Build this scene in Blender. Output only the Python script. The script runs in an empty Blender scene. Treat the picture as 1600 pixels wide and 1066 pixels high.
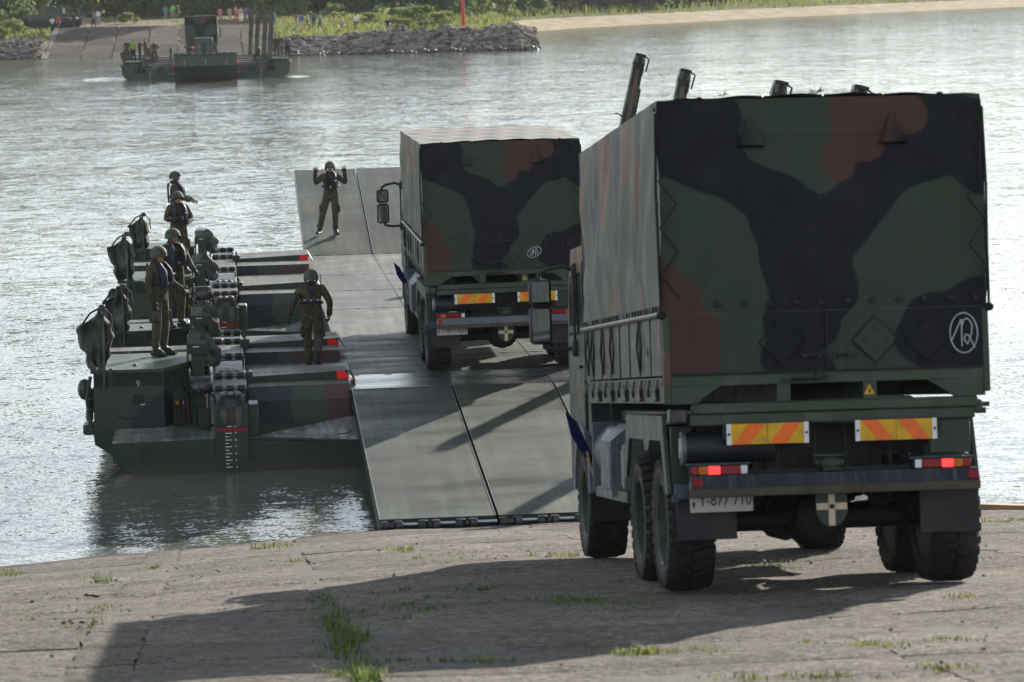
import bpy, bmesh, math, random
import numpy as np
from mathutils import Vector, Matrix, Quaternion
random.seed(7); NR = np.random.default_rng(7)
R = math.radians
scn = bpy.context.scene
COL = scn.collection

# ------------------------------------------------------------------ camera, sky, sun, exposure
def make_camera():
    yaw, pit, rol = R(5.12), R(6.38), R(1.4)
    F = Vector((math.sin(yaw)*math.cos(pit), math.cos(yaw)*math.cos(pit), -math.sin(pit)))
    r0 = Vector((math.cos(yaw), -math.sin(yaw), 0)); u0 = r0.cross(F)
    rt = math.cos(rol)*r0 - math.sin(rol)*u0; up = math.cos(rol)*u0 + math.sin(rol)*r0
    cd = bpy.data.cameras.new('camera'); co = bpy.data.objects.new('camera', cd); COL.objects.link(co)
    m = Matrix((rt, up, -F)).transposed().to_4x4(); m.translation = Vector((0, 0, 7.4))
    co.matrix_world = m
    cd.sensor_width = 36; cd.lens = 5100/1600*36; cd.clip_end = 6000; cd.clip_start = .5
    cd.dof.use_dof = True; cd.dof.focus_distance = 53; cd.dof.aperture_fstop = 4.5; cd.dof.aperture_blades = 9
    scn.camera = co
make_camera()
SUN_AZ, SUN_EL = R(35), R(22.5)          # azimuth measured from +Y towards +X
SUNV = Vector((math.sin(SUN_AZ)*math.cos(SUN_EL), math.cos(SUN_AZ)*math.cos(SUN_EL), math.sin(SUN_EL)))
w = bpy.data.worlds.new('World'); scn.world = w; w.use_nodes = True
wn = w.node_tree; bg = wn.nodes['Background']
sk = wn.nodes.new('ShaderNodeTexSky'); sk.sky_type = 'NISHITA'; sk.sun_disc = False
sk.sun_elevation = SUN_EL; sk.sun_rotation = SUN_AZ; sk.dust_density = .1; sk.air_density = 1.0; sk.ozone_density = 1.5
hs = wn.nodes.new('ShaderNodeHueSaturation'); hs.inputs['Saturation'].default_value = .42; wn.links.new(sk.outputs[0], hs.inputs['Color']); wn.links.new(hs.outputs[0], bg.inputs[0]); bg.inputs[1].default_value = .112
sl = bpy.data.lights.new('sun', 'SUN'); so = bpy.data.objects.new('sun', sl); COL.objects.link(so)
sl.energy = 5.0; sl.angle = R(.53); sl.color = (1, .93, .83)
so.rotation_euler = (-SUNV).to_track_quat('-Z', 'Y').to_euler(); so.location = (0, 0, 60)
vs = scn.view_settings; vs.view_transform = 'Standard'; vs.look = 'None'; vs.gamma = 1; vs.exposure = 1.05; vs.use_curve_mapping = False
scn.cycles.max_bounces = 6; scn.cycles.use_denoising = True

# ------------------------------------------------------------------ materials
MATS = {}
class NT:
    def __init__(s, name):
        s.m = bpy.data.materials.new(name); s.m.use_nodes = True; s.t = s.m.node_tree
        s.b = s.t.nodes['Principled BSDF']; MATS[name] = s.m
    def n(s, typ, **kw):
        nd = s.t.nodes.new('ShaderNode'+typ)
        for k, v in kw.items():
            if k.startswith('i_'): nd.inputs[k[2:].replace('_', ' ')].default_value = v
            elif k.startswith('n_'): nd.inputs[int(k[2:])].default_value = v
            else: setattr(nd, k, v)
        return nd
    def l(s, a, b): s.t.links.new(a, b)
    def coord(s, scale=(1, 1, 1), world=False):
        c = s.n('NewGeometry').outputs['Position'] if world else s.n('TexCoord').outputs['Object']
        if scale == (1, 1, 1): return c
        mp = s.n('Mapping'); mp.inputs['Scale'].default_value = scale; s.l(c, mp.inputs[0]); return mp.outputs[0]
    def noise(s, vec, sc, det=3, rough=.55):
        nd = s.n('TexNoise', i_Scale=sc, i_Detail=det, i_Roughness=rough); s.l(vec, nd.inputs['Vector']); return nd.outputs[0]
    def ramp(s, fac, stops, const=False):
        nd = s.n('ValToRGB'); cr = nd.color_ramp
        if const: cr.interpolation = 'CONSTANT'
        while len(cr.elements) < len(stops): cr.elements.new(.5)
        for e, (p, c) in zip(cr.elements, stops):
            e.position = p; e.color = (c[0], c[1], c[2], 1) if hasattr(c, '__len__') else (c, c, c, 1)
        s.l(fac, nd.inputs[0]); return nd.outputs[0]
    def mix(s, fac, a, b, mode='MIX'):
        nd = s.n('Mix', data_type='RGBA', blend_type=mode)
        for v, i in ((fac, 0), (a, 6), (b, 7)):
            if hasattr(v, 'is_output'): s.l(v, nd.inputs[i])
            elif i == 0: nd.inputs[0].default_value = v
            else: nd.inputs[i].default_value = (*v, 1) if hasattr(v, '__len__') else (v, v, v, 1)
        return nd.outputs[2]
    def math(s, op, a, b=0, c=0):
        nd = s.n('Math', operation=op)
        for i, v in enumerate((a, b, c)):
            if hasattr(v, 'is_output'): s.l(v, nd.inputs[i])
            else: nd.inputs[i].default_value = v
        return nd.outputs[0]
    def bump(s, h, dist, strength=1.0, nrm=None):
        nd = s.n('Bump', i_Distance=dist, i_Strength=strength); s.l(h, nd.inputs['Height'])
        if nrm: s.l(nrm, nd.inputs['Normal'])
        s.l(nd.outputs[0], s.b.inputs['Normal']); return nd.outputs[0]
    def set(s, **kw):
        for k, v in kw.items():
            i = s.b.inputs[{'col': 'Base Color', 'rough': 'Roughness', 'metal': 'Metallic', 'spec': 'Specular IOR Level', 'emit': 'Emission Color', 'es': 'Emission Strength'}[k]]
            if hasattr(v, 'is_output'): s.l(v, i)
            else: i.default_value = (*v, 1) if hasattr(v, '__len__') else v
        return s.m

def paint(name, col, rough=.55, var=.25, sc=3.0, metal=0, bump=0.002, dirt=None, spec=.4):
    t = NT(name); c = t.coord(); n = t.noise(c, sc, 5, .65)
    lo = tuple(x*(1-var) for x in col); hi = tuple(min(1, x*(1+var)) for x in col)
    cc = t.ramp(n, [(.3, lo), (.7, hi)])
    if dirt:
        n2 = t.noise(c, sc*.6, 6, .7); cc = t.mix(t.ramp(n2, [(.48, 0), (.66, 1)]), cc, dirt)
    rr = t.ramp(t.noise(c, sc*2.3, 4), [(.3, max(.02, rough-.12)), (.7, min(1, rough+.12))])
    t.set(col=cc, rough=rr, metal=metal, spec=spec)
    if bump: t.bump(t.noise(c, sc*9, 3), bump, .6)
    return t.m
GREEN = (.036, .057, .032); BLACK = (.013, .016, .021); BROWN = (.095, .046, .031)
def camo(name, sc=.9, rough=.55, cols=(GREEN, BLACK, BROWN), dust=(.12, .115, .10), dustamt=.25, off=0, sharp=True):
    t = NT(name); c = t.coord()
    mp = t.n('Mapping'); mp.inputs['Location'].default_value = (off, off*.7, off*1.3); t.l(c, mp.inputs[0]); c2 = mp.outputs[0]
    n1 = t.noise(c2, sc, 1.2, .4); mp2 = t.n('Mapping'); mp2.inputs['Location'].default_value = (11.3+off, 5.1, 2.7); t.l(c, mp2.inputs[0])
    n2 = t.noise(mp2.outputs[0], sc*.9, 1.2, .4)
    w = .006 if sharp else .03
    a = t.mix(t.ramp(n1, [(.50-w, 0), (.50+w, 1)]), cols[0], cols[1])
    a = t.mix(t.ramp(n2, [(.60-w, 0), (.60+w, 1)]), a, cols[2])
    d = t.noise(c, 2.3, 7, .7)
    a = t.mix(t.math('MULTIPLY', t.ramp(d, [(.42, 0), (.75, 1)]), dustamt), a, dust)
    t.set(col=a, rough=t.ramp(t.noise(c, 7, 4), [(.3, rough-.12), (.7, rough+.15)]), spec=.4)
    t.bump(t.noise(c, 30, 3), .0015, .6)
    return t.m

camo('camo_steel', .8); camo('camo_cab', .75, off=4.0); camo('camo_hull', .45, rough=.5, dustamt=.1, off=2.0, cols=(GREEN, (.034, .047, .032), BLACK))

t = NT('camo_wall'); c = t.coord(); sp_ = t.n('SeparateXYZ'); t.l(c, sp_.inputs[0]); q_ = t.math('ADD', t.math('ABSOLUTE', sp_.outputs[0]), t.math('MULTIPLY', t.math('SUBTRACT', t.noise(c, .9, 2, .4), .5), 1.1)); q_ = t.math('MULTIPLY', t.math('SUBTRACT', q_, 2.4), .625)
a = t.ramp(q_, [(0, (.075, .035, .035)), (.36, (.040, .058, .038)), (.62, (.016, .021, .034))], True); a = t.mix(t.math('MULTIPLY', t.ramp(t.noise(c, 1.6, 6, .7), [(.5, 0), (.75, 1)]), .22), a, (.10, .09, .06))
a = t.mix(t.math('MULTIPLY', t.ramp(t.noise(t.coord((9, 9, .5)), 1.5, 5, .7), [(.58, 0), (.70, 1)]), .3), a, (.12, .11, .09)); t.set(col=a, rough=t.ramp(t.noise(c, 7, 4), [(.3, .34), (.7, .6)]), spec=.4)
paint('green_paint', GREEN, .5, dirt=(.09, .085, .07)); paint('dark_green', (.020, .036, .021), .45, dirt=(.05, .046, .035))
t = NT('hull_green'); c = t.coord(world=True); sp_ = t.n('SeparateXYZ'); t.l(c, sp_.inputs[0]); zz_ = t.math('ADD', sp_.outputs[2], t.math('MULTIPLY', t.math('SUBTRACT', t.noise(t.coord((1, 1, .3), True), 1.6, 5, .7), .5), .32))
a = t.ramp(t.noise(c, .9, 5, .6), [(.3, (.014, .028, .014)), (.7, (.026, .048, .025))]); a = t.mix(t.ramp(zz_, [(.06, .75), (.20, 0)]), a, (.055, .050, .030)); a = t.mix(t.ramp(t.noise(t.coord((7, 7, .4), True), 1.2, 5, .75), [(.56, 0), (.72, .35)]), a, (.085, .085, .06))
t.set(col=a, rough=t.ramp(t.noise(c, 4, 4), [(.3, .28), (.7, .52)]), spec=.4); t.bump(t.noise(c, 1.4, 2), .02, .5)
paint('black_paint', (.012, .014, .017), .5, dirt=(.03, .03, .028)); paint('chassis_black', (.009, .009, .010), .7, dirt=(.03, .027, .022))
paint('rubber', (.013, .013, .0135), .82, .3, 6, dirt=(.035, .031, .026)); paint('rubber_wall', (.020, .0205, .021), .72, .3, 5, dirt=(.05, .046, .040))
paint('flap_rubber', (.018, .018, .019), .6, dirt=(.035, .033, .03))
paint('bluegrey', (.085, .10, .125), .5, dirt=(.13, .13, .125)); paint('bluegrey_dark', (.035, .052, .075), .4)
t = NT('bumper_blue'); c = t.coord((16, 1, 1.2)); a = t.mix(t.ramp(t.noise(c, 1.6, 5, .8), [(.50, 0), (.66, .8)]), (.011, .014, .024), (.085, .090, .10)); a = t.mix(t.ramp(t.noise(t.coord(), 2.2, 6, .7), [(.5, 0), (.7, .5)]), a, (.06, .05, .04)); t.set(col=a, rough=.5, spec=.4)
paint('bumper_mud', (.085, .07, .052), .85, .3, 6)
paint('steel_bright', (.42, .43, .44), .35, metal=.8); paint('steel_dark', (.06, .06, .062), .45, metal=.5, dirt=(.14, .13, .12))
paint('galv', (.14, .145, .14), .45, metal=.3, dirt=(.16, .15, .13)); paint('yellow', (.70, .39, .006), .5, .12, 9, bump=0, dirt=(.42, .25, .04)); paint('orange', (.92, .16, .018), .5, .12, 9, bump=0, dirt=(.60, .14, .04))
paint('white_paint', (.74, .75, .74), .5, .08, bump=0); paint('chalk', (.40, .42, .45), .9, .3, 20, bump=0); paint('plate_white', (.44, .41, .36), .5, .12, bump=0)
paint('red_lens', (.26, .006, .012), .18, .1, bump=0); paint('amber_lens', (.50, .12, .008), .18, .1, bump=0); paint('red_marker', (.85, .015, .012), .42, .08, bump=0)
paint('ink', (.012, .012, .012), .6, bump=0); paint('cream', (.58, .48, .33), .6, .12, bump=0); paint('flag_blue', (.008, .012, .085), .8)
paint('canvas', (.060, .070, .052), .85, .45, 5, bump=.03, dirt=(.13, .135, .11), spec=.2); paint('canvas_dark', (.040, .047, .036), .7, .3, 5, bump=.01)
paint('wood', (.30, .19, .09), .7); paint('navy', (.010, .014, .032), .62, .3, 9, bump=.006); paint('skin', (.36, .19, .13), .5, .12, 9, bump=0)
paint('helmet', (.075, .082, .058), .75, .35, 12, bump=.006, dirt=(.028, .03, .022)); paint('boot', (.016, .014, .012), .6); paint('glove', (.012, .013, .016), .7)
paint('mast_head', (.015, .015, .016), .5); paint('rope', (.008, .009, .010), .8)
t = NT('glass'); t.set(col=(.012, .015, .017), rough=.06, spec=.6)
t = NT('mirror'); t.set(col=(.5, .52, .54), rough=.05, metal=1.0)
t = NT('lit_red'); t.set(col=(.6, .01, .01), rough=.3, emit=(1, .035, .03), es=1.1)
t = NT('flecktarn'); c = t.coord(); a = t.mix(t.ramp(t.noise(c, 9, 3, .6), [(.50, 0), (.53, 1)]), (.078, .068, .046), (.042, .043, .030))
a = t.mix(t.ramp(t.noise(c, 15, 3, .6), [(.58, 0), (.61, 1)]), a, (.075, .045, .030)); a = t.mix(t.ramp(t.noise(c, 21, 2, .6), [(.62, 0), (.65, 1)]), a, (.010, .010, .009))
t.set(col=a, rough=.85, spec=.2); t.bump(t.noise(t.coord((1, 1, .45)), 13, 3, .6), .03, .8)

# painted camouflage pattern (colour attribute), woven canvas relief
t = NT('tarp'); at = t.n('Attribute', attribute_name='paint').outputs['Color']; c = t.coord()
cc = t.mix(t.ramp(t.noise(c, 2.2, 6, .65), [(.35, 0), (.75, .09)]), at, (.075, .078, .072))
cc = t.mix(t.ramp(t.noise(t.coord((2.2, 2.2, .22)), 4, 5, .7), [(.52, 0), (.75, .07)]), cc, (.10, .10, .093))
t.set(col=cc, rough=t.ramp(t.noise(c, 5, 4), [(.3, .55), (.7, .75)]), spec=.22)
nb = t.bump(t.noise(t.coord((1, 1, .5)), 5.5, 3, .55), .02, .5); t.bump(t.noise(c, 260, 1), .0008, .5, nb)
t = NT('gate_paint'); at = t.n('Attribute', attribute_name='paint').outputs['Color']; c = t.coord()
cc = t.mix(t.ramp(t.noise(c, 3.0, 6, .7), [(.45, 0), (.8, .10)]), at, (.07, .066, .056))
t.set(col=cc, rough=t.ramp(t.noise(c, 6, 4), [(.3, .5), (.7, .72)]), spec=.22); t.bump(t.noise(c, 40, 2), .001, .5)

# deck plates: worn anti-slip coating, wet in places
def deck(name, col, rlo, rhi, wet=.5):
    t = NT(name); c = t.coord(world=True); n = t.noise(c, 1.1, 6, .65)
    cc = t.ramp(n, [(.30, tuple(x*.55 for x in col)), (.52, col), (.72, tuple(x*1.5 for x in col))])
    st = t.noise(t.coord((3.2, .35, 1), True), 2.0, 6, .75); cc = t.mix(t.ramp(st, [(.56, 0), (.75, .42)]), cc, tuple(x*2.1 for x in col))
    ms = t.noise(t.coord((.7, .7, .7), True), .9, 5, .6); cc = t.mix(t.ramp(ms, [(.50, 0), (.66, .65)]), cc, (.058, .066, .036))
    tr = t.noise(t.coord((5.5, .22, 1), True), 1.3, 4, .6); cc = t.mix(1.0, cc, t.ramp(tr, [(.35, .62), (.5, 1.0), (.68, 1.5)]), 'MULTIPLY'); bl = t.noise(c, .45, 5, .6); cc = t.mix(1.0, cc, t.ramp(bl, [(.38, .62), (.52, 1.0), (.64, 1.35)]), 'MULTIPLY')
    sp = t.noise(c, 60, 2, .7); cc = t.mix(t.ramp(sp, [(.62, 0), (.7, .5)]), cc, tuple(x*.4 for x in col))
    w_ = t.noise(t.coord((.5, 1.6, 1), True), .8, 4, .6)
    t.set(col=cc, rough=t.ramp(w_, [(.38, rlo), (.6, rhi)]), spec=wet); t.bump(t.noise(c, 95, 2, .7), .0025, .8); return t.m
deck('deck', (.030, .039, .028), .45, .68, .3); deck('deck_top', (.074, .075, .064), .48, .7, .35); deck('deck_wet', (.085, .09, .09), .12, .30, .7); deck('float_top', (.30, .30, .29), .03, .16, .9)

# ------------------------------------------------------------------ mesh helpers
class MB:
    def __init__(s, *mats): s.v = []; s.f = []; s.mi = []; s.mats = list(mats); s.c = 0
    def m(s, name):
        if name not in s.mats: s.mats.append(name)
        s.c = s.mats.index(name); return s
    def add(s, vs, fs):
        o = len(s.v); s.v += [tuple(v) for v in vs]; s.f += [tuple(i+o for i in f) for f in fs]; s.mi += [s.c]*len(fs); return s
    def box(s, x0, x1, y0, y1, z0, z1, b=0, top=None):
        if x0 > x1: x0, x1 = x1, x0
        if y0 > y1: y0, y1 = y1, y0
        if z0 > z1: z0, z1 = z1, z0
        if b:
            b = min(b, (x1-x0)*.45, (y1-y0)*.45, (z1-z0)*.45)
            cx, cy, cz = (x0+x1)/2, (y0+y1)/2, (z0+z1)/2; hx, hy, hz = (x1-x0)/2, (y1-y0)/2, (z1-z0)/2
            vs = []; ix = {}
            for sx in (-1, 1):
                for sy in (-1, 1):
                    for sz in (-1, 1):
                        for a in range(3):
                            ix[sx, sy, sz, a] = len(vs)
                            vs.append((cx+sx*(hx-(b if a != 0 else 0)), cy+sy*(hy-(b if a != 1 else 0)), cz+sz*(hz-(b if a != 2 else 0))))
            fs = []
            for sg in (-1, 1):
                fs.append([ix[sg, p, q, 0] for p, q in ((-1, -1), (1, -1), (1, 1), (-1, 1))])
                fs.append([ix[p, sg, q, 1] for p, q in ((-1, -1), (1, -1), (1, 1), (-1, 1))])
                fs.append([ix[p, q, sg, 2] for p, q in ((-1, -1), (1, -1), (1, 1), (-1, 1))])
                for s2 in (-1, 1):
                    fs.append([ix[sg, s2, -1, 0], ix[sg, s2, 1, 0], ix[sg, s2, 1, 1], ix[sg, s2, -1, 1]])
                    fs.append([ix[sg, -1, s2, 0], ix[sg, 1, s2, 0], ix[sg, 1, s2, 2], ix[sg, -1, s2, 2]])
                    fs.append([ix[-1, sg, s2, 1], ix[1, sg, s2, 1], ix[1, sg, s2, 2], ix[-1, sg, s2, 2]])
                    for s3 in (-1, 1): fs.append([ix[sg, s2, s3, 0], ix[sg, s2, s3, 1], ix[sg, s2, s3, 2]])
            return s.add(vs, fs)
        vs = [(x, y, z) for x in (x0, x1) for y in (y0, y1) for z in (z0, z1)]
        s.add(vs, [(0, 1, 3, 2), (4, 6, 7, 5), (0, 4, 5, 1), (2, 3, 7, 6), (0, 2, 6, 4)])
        k = s.c
        if top: s.m(top)
        s.f.append(tuple(len(s.v)-8+i for i in (1, 5, 7, 3))); s.mi.append(s.c); s.c = k
        return s
    def prism(s, poly, ax, a0, a1):       # poly in the two other axes (in xyz order)
        n = len(poly)
        def mk(p, a): return {'x': (a, p[0], p[1]), 'y': (p[0], a, p[1]), 'z': (p[0], p[1], a)}[ax]
        vs = [mk(p, a0) for p in poly]+[mk(p, a1) for p in poly]
        return s.add(vs, [tuple(range(n)), tuple(range(2*n-1, n-1, -1))]+[(i, (i+1) % n, n+(i+1) % n, n+i) for i in range(n)])
    def tube(s, pts, r, n=6, cap=True, flat=1.0):
        pts = [Vector(p) for p in pts]; rs = r if hasattr(r, '__len__') else [r]*len(pts); vs = []; fs = []
        prev = None
        for i, p in enumerate(pts):
            d = (pts[min(i+1, len(pts)-1)]-pts[max(i-1, 0)]).normalized()
            if prev is None:
                a = d.orthogonal().normalized() if abs(d.z) > .9 else d.cross(Vector((0, 0, 1))).normalized()
            else:
                a = (prev - d*prev.dot(d)); a = a.normalized() if a.length > 1e-6 else d.orthogonal().normalized()
            prev = a; b = d.cross(a)
            for k in range(n):
                t_ = 2*math.pi*k/n; vs.append(p+(a*math.cos(t_)+b*math.sin(t_)*flat)*rs[i])
        for i in range(len(pts)-1):
            for k in range(n): fs.append((i*n+k, i*n+(k+1) % n, (i+1)*n+(k+1) % n, (i+1)*n+k))
        if cap: fs += [tuple(range(n)), tuple(range((len(pts)-1)*n+n-1, (len(pts)-1)*n-1, -1))]
        return s.add(vs, fs)
    def cyl(s, p0, p1, r0, r1=None, n=14): return s.tube([p0, p1], [r0, r0 if r1 is None else r1], n)
    def lathe(s, prof, ctr, ax='x', n=24, cap=True):   # prof: (axial, radius)
        vs = []; fs = []; c = Vector(ctr)
        for a, r in prof:
            for k in range(n):
                t_ = 2*math.pi*k/n; u, v_ = r*math.cos(t_), r*math.sin(t_)
                vs.append(c+Vector({'x': (a, u, v_), 'y': (u, a, v_), 'z': (u, v_, a)}[ax]))
        m = len(prof)
        for i in range(m-1):
            for k in range(n): fs.append((i*n+k, i*n+(k+1) % n, (i+1)*n+(k+1) % n, (i+1)*n+k))
        if cap: fs += [tuple(range(n)), tuple(range((m-1)*n+n-1, (m-1)*n-1, -1))]
        return s.add(vs, fs)
    def ell(s, c, r, n=10, m=7, rot=None):
        vs = []; fs = []; c = Vector(c)
        for i in range(m+1):
            ph = math.pi*i/m
            for k in range(n):
                t_ = 2*math.pi*k/n; p = Vector((r[0]*math.sin(ph)*math.cos(t_), r[1]*math.sin(ph)*math.sin(t_), r[2]*math.cos(ph)))
                if rot: p = rot @ p
                vs.append(c+p)
        for i in range(m):
            for k in range(n): fs.append((i*n+k, (i+1)*n+k, (i+1)*n+(k+1) % n, i*n+(k+1) % n))
        return s.add(vs, fs)
    def grid(s, fn, nu, nv):
        vs = [fn(i/nu, j/nv) for j in range(nv+1) for i in range(nu+1)]
        return s.add(vs, [(j*(nu+1)+i, j*(nu+1)+i+1, (j+1)*(nu+1)+i+1, (j+1)*(nu+1)+i) for j in range(nv) for i in range(nu)])
    def ribbon(s, pts, wd, y, proud=.004):   # hand-drawn stroke in the x-z plane facing -y
        for (a, b) in zip(pts[:-1], pts[1:]):
            a = Vector((a[0], 0, a[1])); b = Vector((b[0], 0, b[1])); d = (b-a)
            if d.length < 1e-5: continue
            d.normalize(); nn = Vector((-d.z, 0, d.x))*wd/2; a = a-d*wd*.3; b = b+d*wd*.3
            s.add([(p.x, y-proud, p.z) for p in (a-nn, a+nn, b+nn, b-nn)], [(0, 1, 2, 3)])
        return s
    def mesh(s, name, smooth=True, recalc=True, ang=38):
        me = bpy.data.meshes.new(name); me.from_pydata(s.v, [], s.f)
        for n in s.mats: me.materials.append(MATS[n])
        me.polygons.foreach_set('material_index', s.mi)
        if recalc:
            bm = bmesh.new(); bm.from_mesh(me); bmesh.ops.recalc_face_normals(bm, faces=bm.faces); bm.to_mesh(me); bm.free()
        if smooth:
            me.polygons.foreach_set('use_smooth', [True]*len(me.polygons)); me.set_sharp_from_angle(angle=R(ang))
        me.update(); return me
    def build(s, name, parent=None, loc=None, **kw):
        return obj(name, s.mesh(name, **kw), parent, loc)
def split_build(mb, name, parent, **kw):
    adj = list(range(len(mb.v)))
    def root(i):
        while adj[i] != i: adj[i] = adj[adj[i]]; i = adj[i]
        return i
    for f in mb.f:
        for a in f[1:]: adj[root(a)] = root(f[0])
    groups = {}
    for k, f in enumerate(mb.f): groups.setdefault(root(f[0]), []).append(k)
    out = []
    for fs in groups.values():
        m = MB(*mb.mats); vi = {}
        for k in fs:
            for a in mb.f[k]:
                if a not in vi: vi[a] = len(m.v); m.v.append(mb.v[a])
            m.f.append(tuple(vi[a] for a in mb.f[k])); m.mi.append(mb.mi[k])
        out.append(m.build(name, parent, **kw))
    return out
def obj(name, me, parent=None, loc=None, rot=None):
    o = bpy.data.objects.new(name, me); COL.objects.link(o)
    if parent is not None: o.parent = parent
    if loc is not None: o.location = loc
    if rot is not None: o.rotation_euler = rot
    return o
def thing(name, label, cat, loc=(0, 0, 0), rot=(0, 0, 0), group=None):
    o = bpy.data.objects.new(name, None); COL.objects.link(o); o.location = loc; o.rotation_euler = rot
    o.empty_display_size = .2; return tag(o, label, cat, group)
def tag(o, label, cat, group=None, kind=None):
    if label: o['label'] = label
    if cat: o['category'] = cat
    if group: o['group'] = group
    if kind: o['kind'] = kind
    return o
def struct(o, kind='structure'): o['kind'] = kind; return o
KIDS = {}
def copy_tree(o, parent=None, depth=0):
    c = o.copy(); COL.objects.link(c)
    if parent is not None: c.parent = parent
    for ch in [k for k in bpy.data.objects if k.parent == o]: copy_tree(ch, c, depth+1)
    return c
def text_mesh(txt, size, name='lettering'):
    cu = bpy.data.curves.new(name, 'FONT'); cu.body = txt; cu.size = size; cu.extrude = .001; cu.align_x = 'CENTER'; cu.align_y = 'CENTER'
    o = bpy.data.objects.new('tmp', cu); COL.objects.link(o); bpy.context.view_layer.update()
    me = bpy.data.meshes.new_from_object(o.evaluated_get(bpy.context.evaluated_depsgraph_get()))
    bpy.data.objects.remove(o); me.name = name; return me
def lettering(txt, size, mat, parent, loc, rot=(R(90), 0, 0), sx=1.0):
    me = text_mesh(txt, size); me.materials.clear(); me.materials.append(MATS[mat])
    o = obj('lettering', me, parent, loc, rot); o.scale.x = sx; return o

# ------------------------------------------------------------------ ground heights
def zs(x, y):
    z = 2.42-.128*(y-25.8) if y < 31.4 else 1.703-.1385*(y-31.4)
    return z-.047*min(max(2.2-x, 0), 8)*min(max((y-25)/9, 0), 1)
def shore(x):
    return float(np.interp(x, [-200, -60, -22, -17.3, 7, 20, 31, 33, 35, 42, 51, 87, 142, 300, 600], [420, 365, 347, 342, 328.5, 327, 327, 330, 400, 431, 452, 502, 559, 690, 900]))
def zb(x, y):
    d = y-shore(x)
    zl = np.interp(d, [-40, 0, 32, 80, 400], [-4.0, 0, 2.8, 3.1, 6]); zg = np.interp(d, [-40, 0, 6, 14, 40, 400], [-4.0, 0, 1.5, 1.9, 2.9, 6])
    zz = np.interp(d, [-40, 0, 12, 30, 400], [-2.0, 0, .5, 1.6, 5])
    w = max(min(max((-16.5-x)/1.5, 0), 1), min(max((x-6)/2, 0), 1)); w2 = min(max((x-32)/4, 0), 1)
    return float((zl*(1-w)+zg*w)*(1-w2)+zz*w2)
CAM = scn.camera.matrix_world.copy()
def on_slip(px, py):      # the point of the slipway that lies on one line of sight
    o = CAM.translation; d = CAM.to_3x3() @ Vector(((px-800)/5100, (533-py)/5100, -1)); t_ = 10
    while t_ < 60:
        p = o+d*t_
        if p.z <= zs(p.x, p.y): return Vector((p.x, p.y, zs(p.x, p.y)))
        t_ += .03
    return o+d*40

# ------------------------------------------------------------------ water
t = NT('water'); g = t.coord(world=True)
def wnoise(sx, sy, sc, det, rough):
    return t.noise(t.coord((sx, sy, 1), True), sc, det, rough)
def wslope(sx, sy, sc, det, amp):       # random facet slopes of one band of waves
    nd = t.n('TexNoise', i_Scale=sc, i_Detail=det, i_Roughness=.55); t.l(t.coord((sx, sy, 1), True), nd.inputs['Vector'])
    a = t.n('VectorMath', operation='SUBTRACT'); t.l(nd.outputs['Color'], a.inputs[0]); a.inputs[1].default_value = (.5, .5, .5)
    m_ = t.n('VectorMath', operation='SCALE'); t.l(a.outputs[0], m_.inputs[0]); m_.inputs['Scale'].default_value = amp; return m_.outputs[0]
tot = None
for q in ((1, 1, 19, 2, .40), (.65, 1.1, 6, 2, .29), (.7, 1.1, 1.7, 3, .18), (.7, 1.0, .5, 2, .08), (.8, 1.0, .13, 2, .05)):
    sl_ = wslope(*q)
    if tot is None: tot = sl_
    else: ad = t.n('VectorMath', operation='ADD'); t.l(tot, ad.inputs[0]); t.l(sl_, ad.inputs[1]); tot = ad.outputs[0]
calm = t.math('MULTIPLY', t.ramp(wnoise(.5, .12, .06, 3, .5), [(.3, .65), (.7, 1.1)]), t.ramp(wnoise(1, .16, .32, 4, .65), [(.30, .62), (.5, .95), (.70, 1.35)]))
sc_ = t.n('VectorMath', operation='SCALE'); t.l(tot, sc_.inputs[0]); t.l(calm, sc_.inputs['Scale'])
fl_ = t.n('VectorMath', operation='MULTIPLY'); t.l(sc_.outputs[0], fl_.inputs[0]); fl_.inputs[1].default_value = (1, 1, 0)
up_ = t.n('VectorMath', operation='ADD'); t.l(fl_.outputs[0], up_.inputs[0]); up_.inputs[1].default_value = (0, 0, 1)
nz_ = t.n('VectorMath', operation='NORMALIZE'); t.l(up_.outputs[0], nz_.inputs[0]); t.l(nz_.outputs[0], t.b.inputs['Normal'])
mud = t.ramp(wnoise(1, .6, .12, 4, .6), [(.35, (.085, .095, .082)), (.65, (.115, .112, .085))])
sep = t.n('SeparateXYZ'); t.l(g, sep.inputs[0]); foam = None
def ell_mask(cx, cy, rx, ry):
    a = t.math('DIVIDE', t.math('SUBTRACT', sep.outputs[0], cx), rx); b = t.math('DIVIDE', t.math('SUBTRACT', sep.outputs[1], cy), ry)
    return t.math('MAXIMUM', t.math('SUBTRACT', 1.0, t.math('ADD', t.math('MULTIPLY', a, a), t.math('MULTIPLY', b, b))), 0)
for e in ((6.7, 256, 1.4, 6), (-8.5, 262, 3, 10), (-5.5, 51, 3.5, 1.2), (-6.5, 56.5, 4, 1.6), (-6, 47.6, 4, .7)):
    mk = ell_mask(*e); foam = mk if foam is None else t.math('MAXIMUM', foam, mk)
fn = t.noise(t.coord((.8, .45, 1), True), 2.2, 5, .7)
foam = t.math('MULTIPLY', t.ramp(t.math('MULTIPLY', t.math('ADD', foam, .35), fn), [(.44, 0), (.60, 1)]), t.ramp(foam, [(.02, 0), (.3, .42)]))
t.set(col=t.mix(foam, mud, (.62, .64, .62)), rough=t.math('ADD', .075, t.math('MULTIPLY', foam, .5)), spec=.5)
t.b.inputs['IOR'].default_value = 1.333
wm = bpy.data.meshes.new('river'); wm.from_pydata([(-260, 33, 0), (520, 33, 0), (520, 960, 0), (-260, 960, 0)], [], [(0, 1, 2, 3)]); wm.materials.append(MATS['water'])
struct(obj('river', wm))

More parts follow.
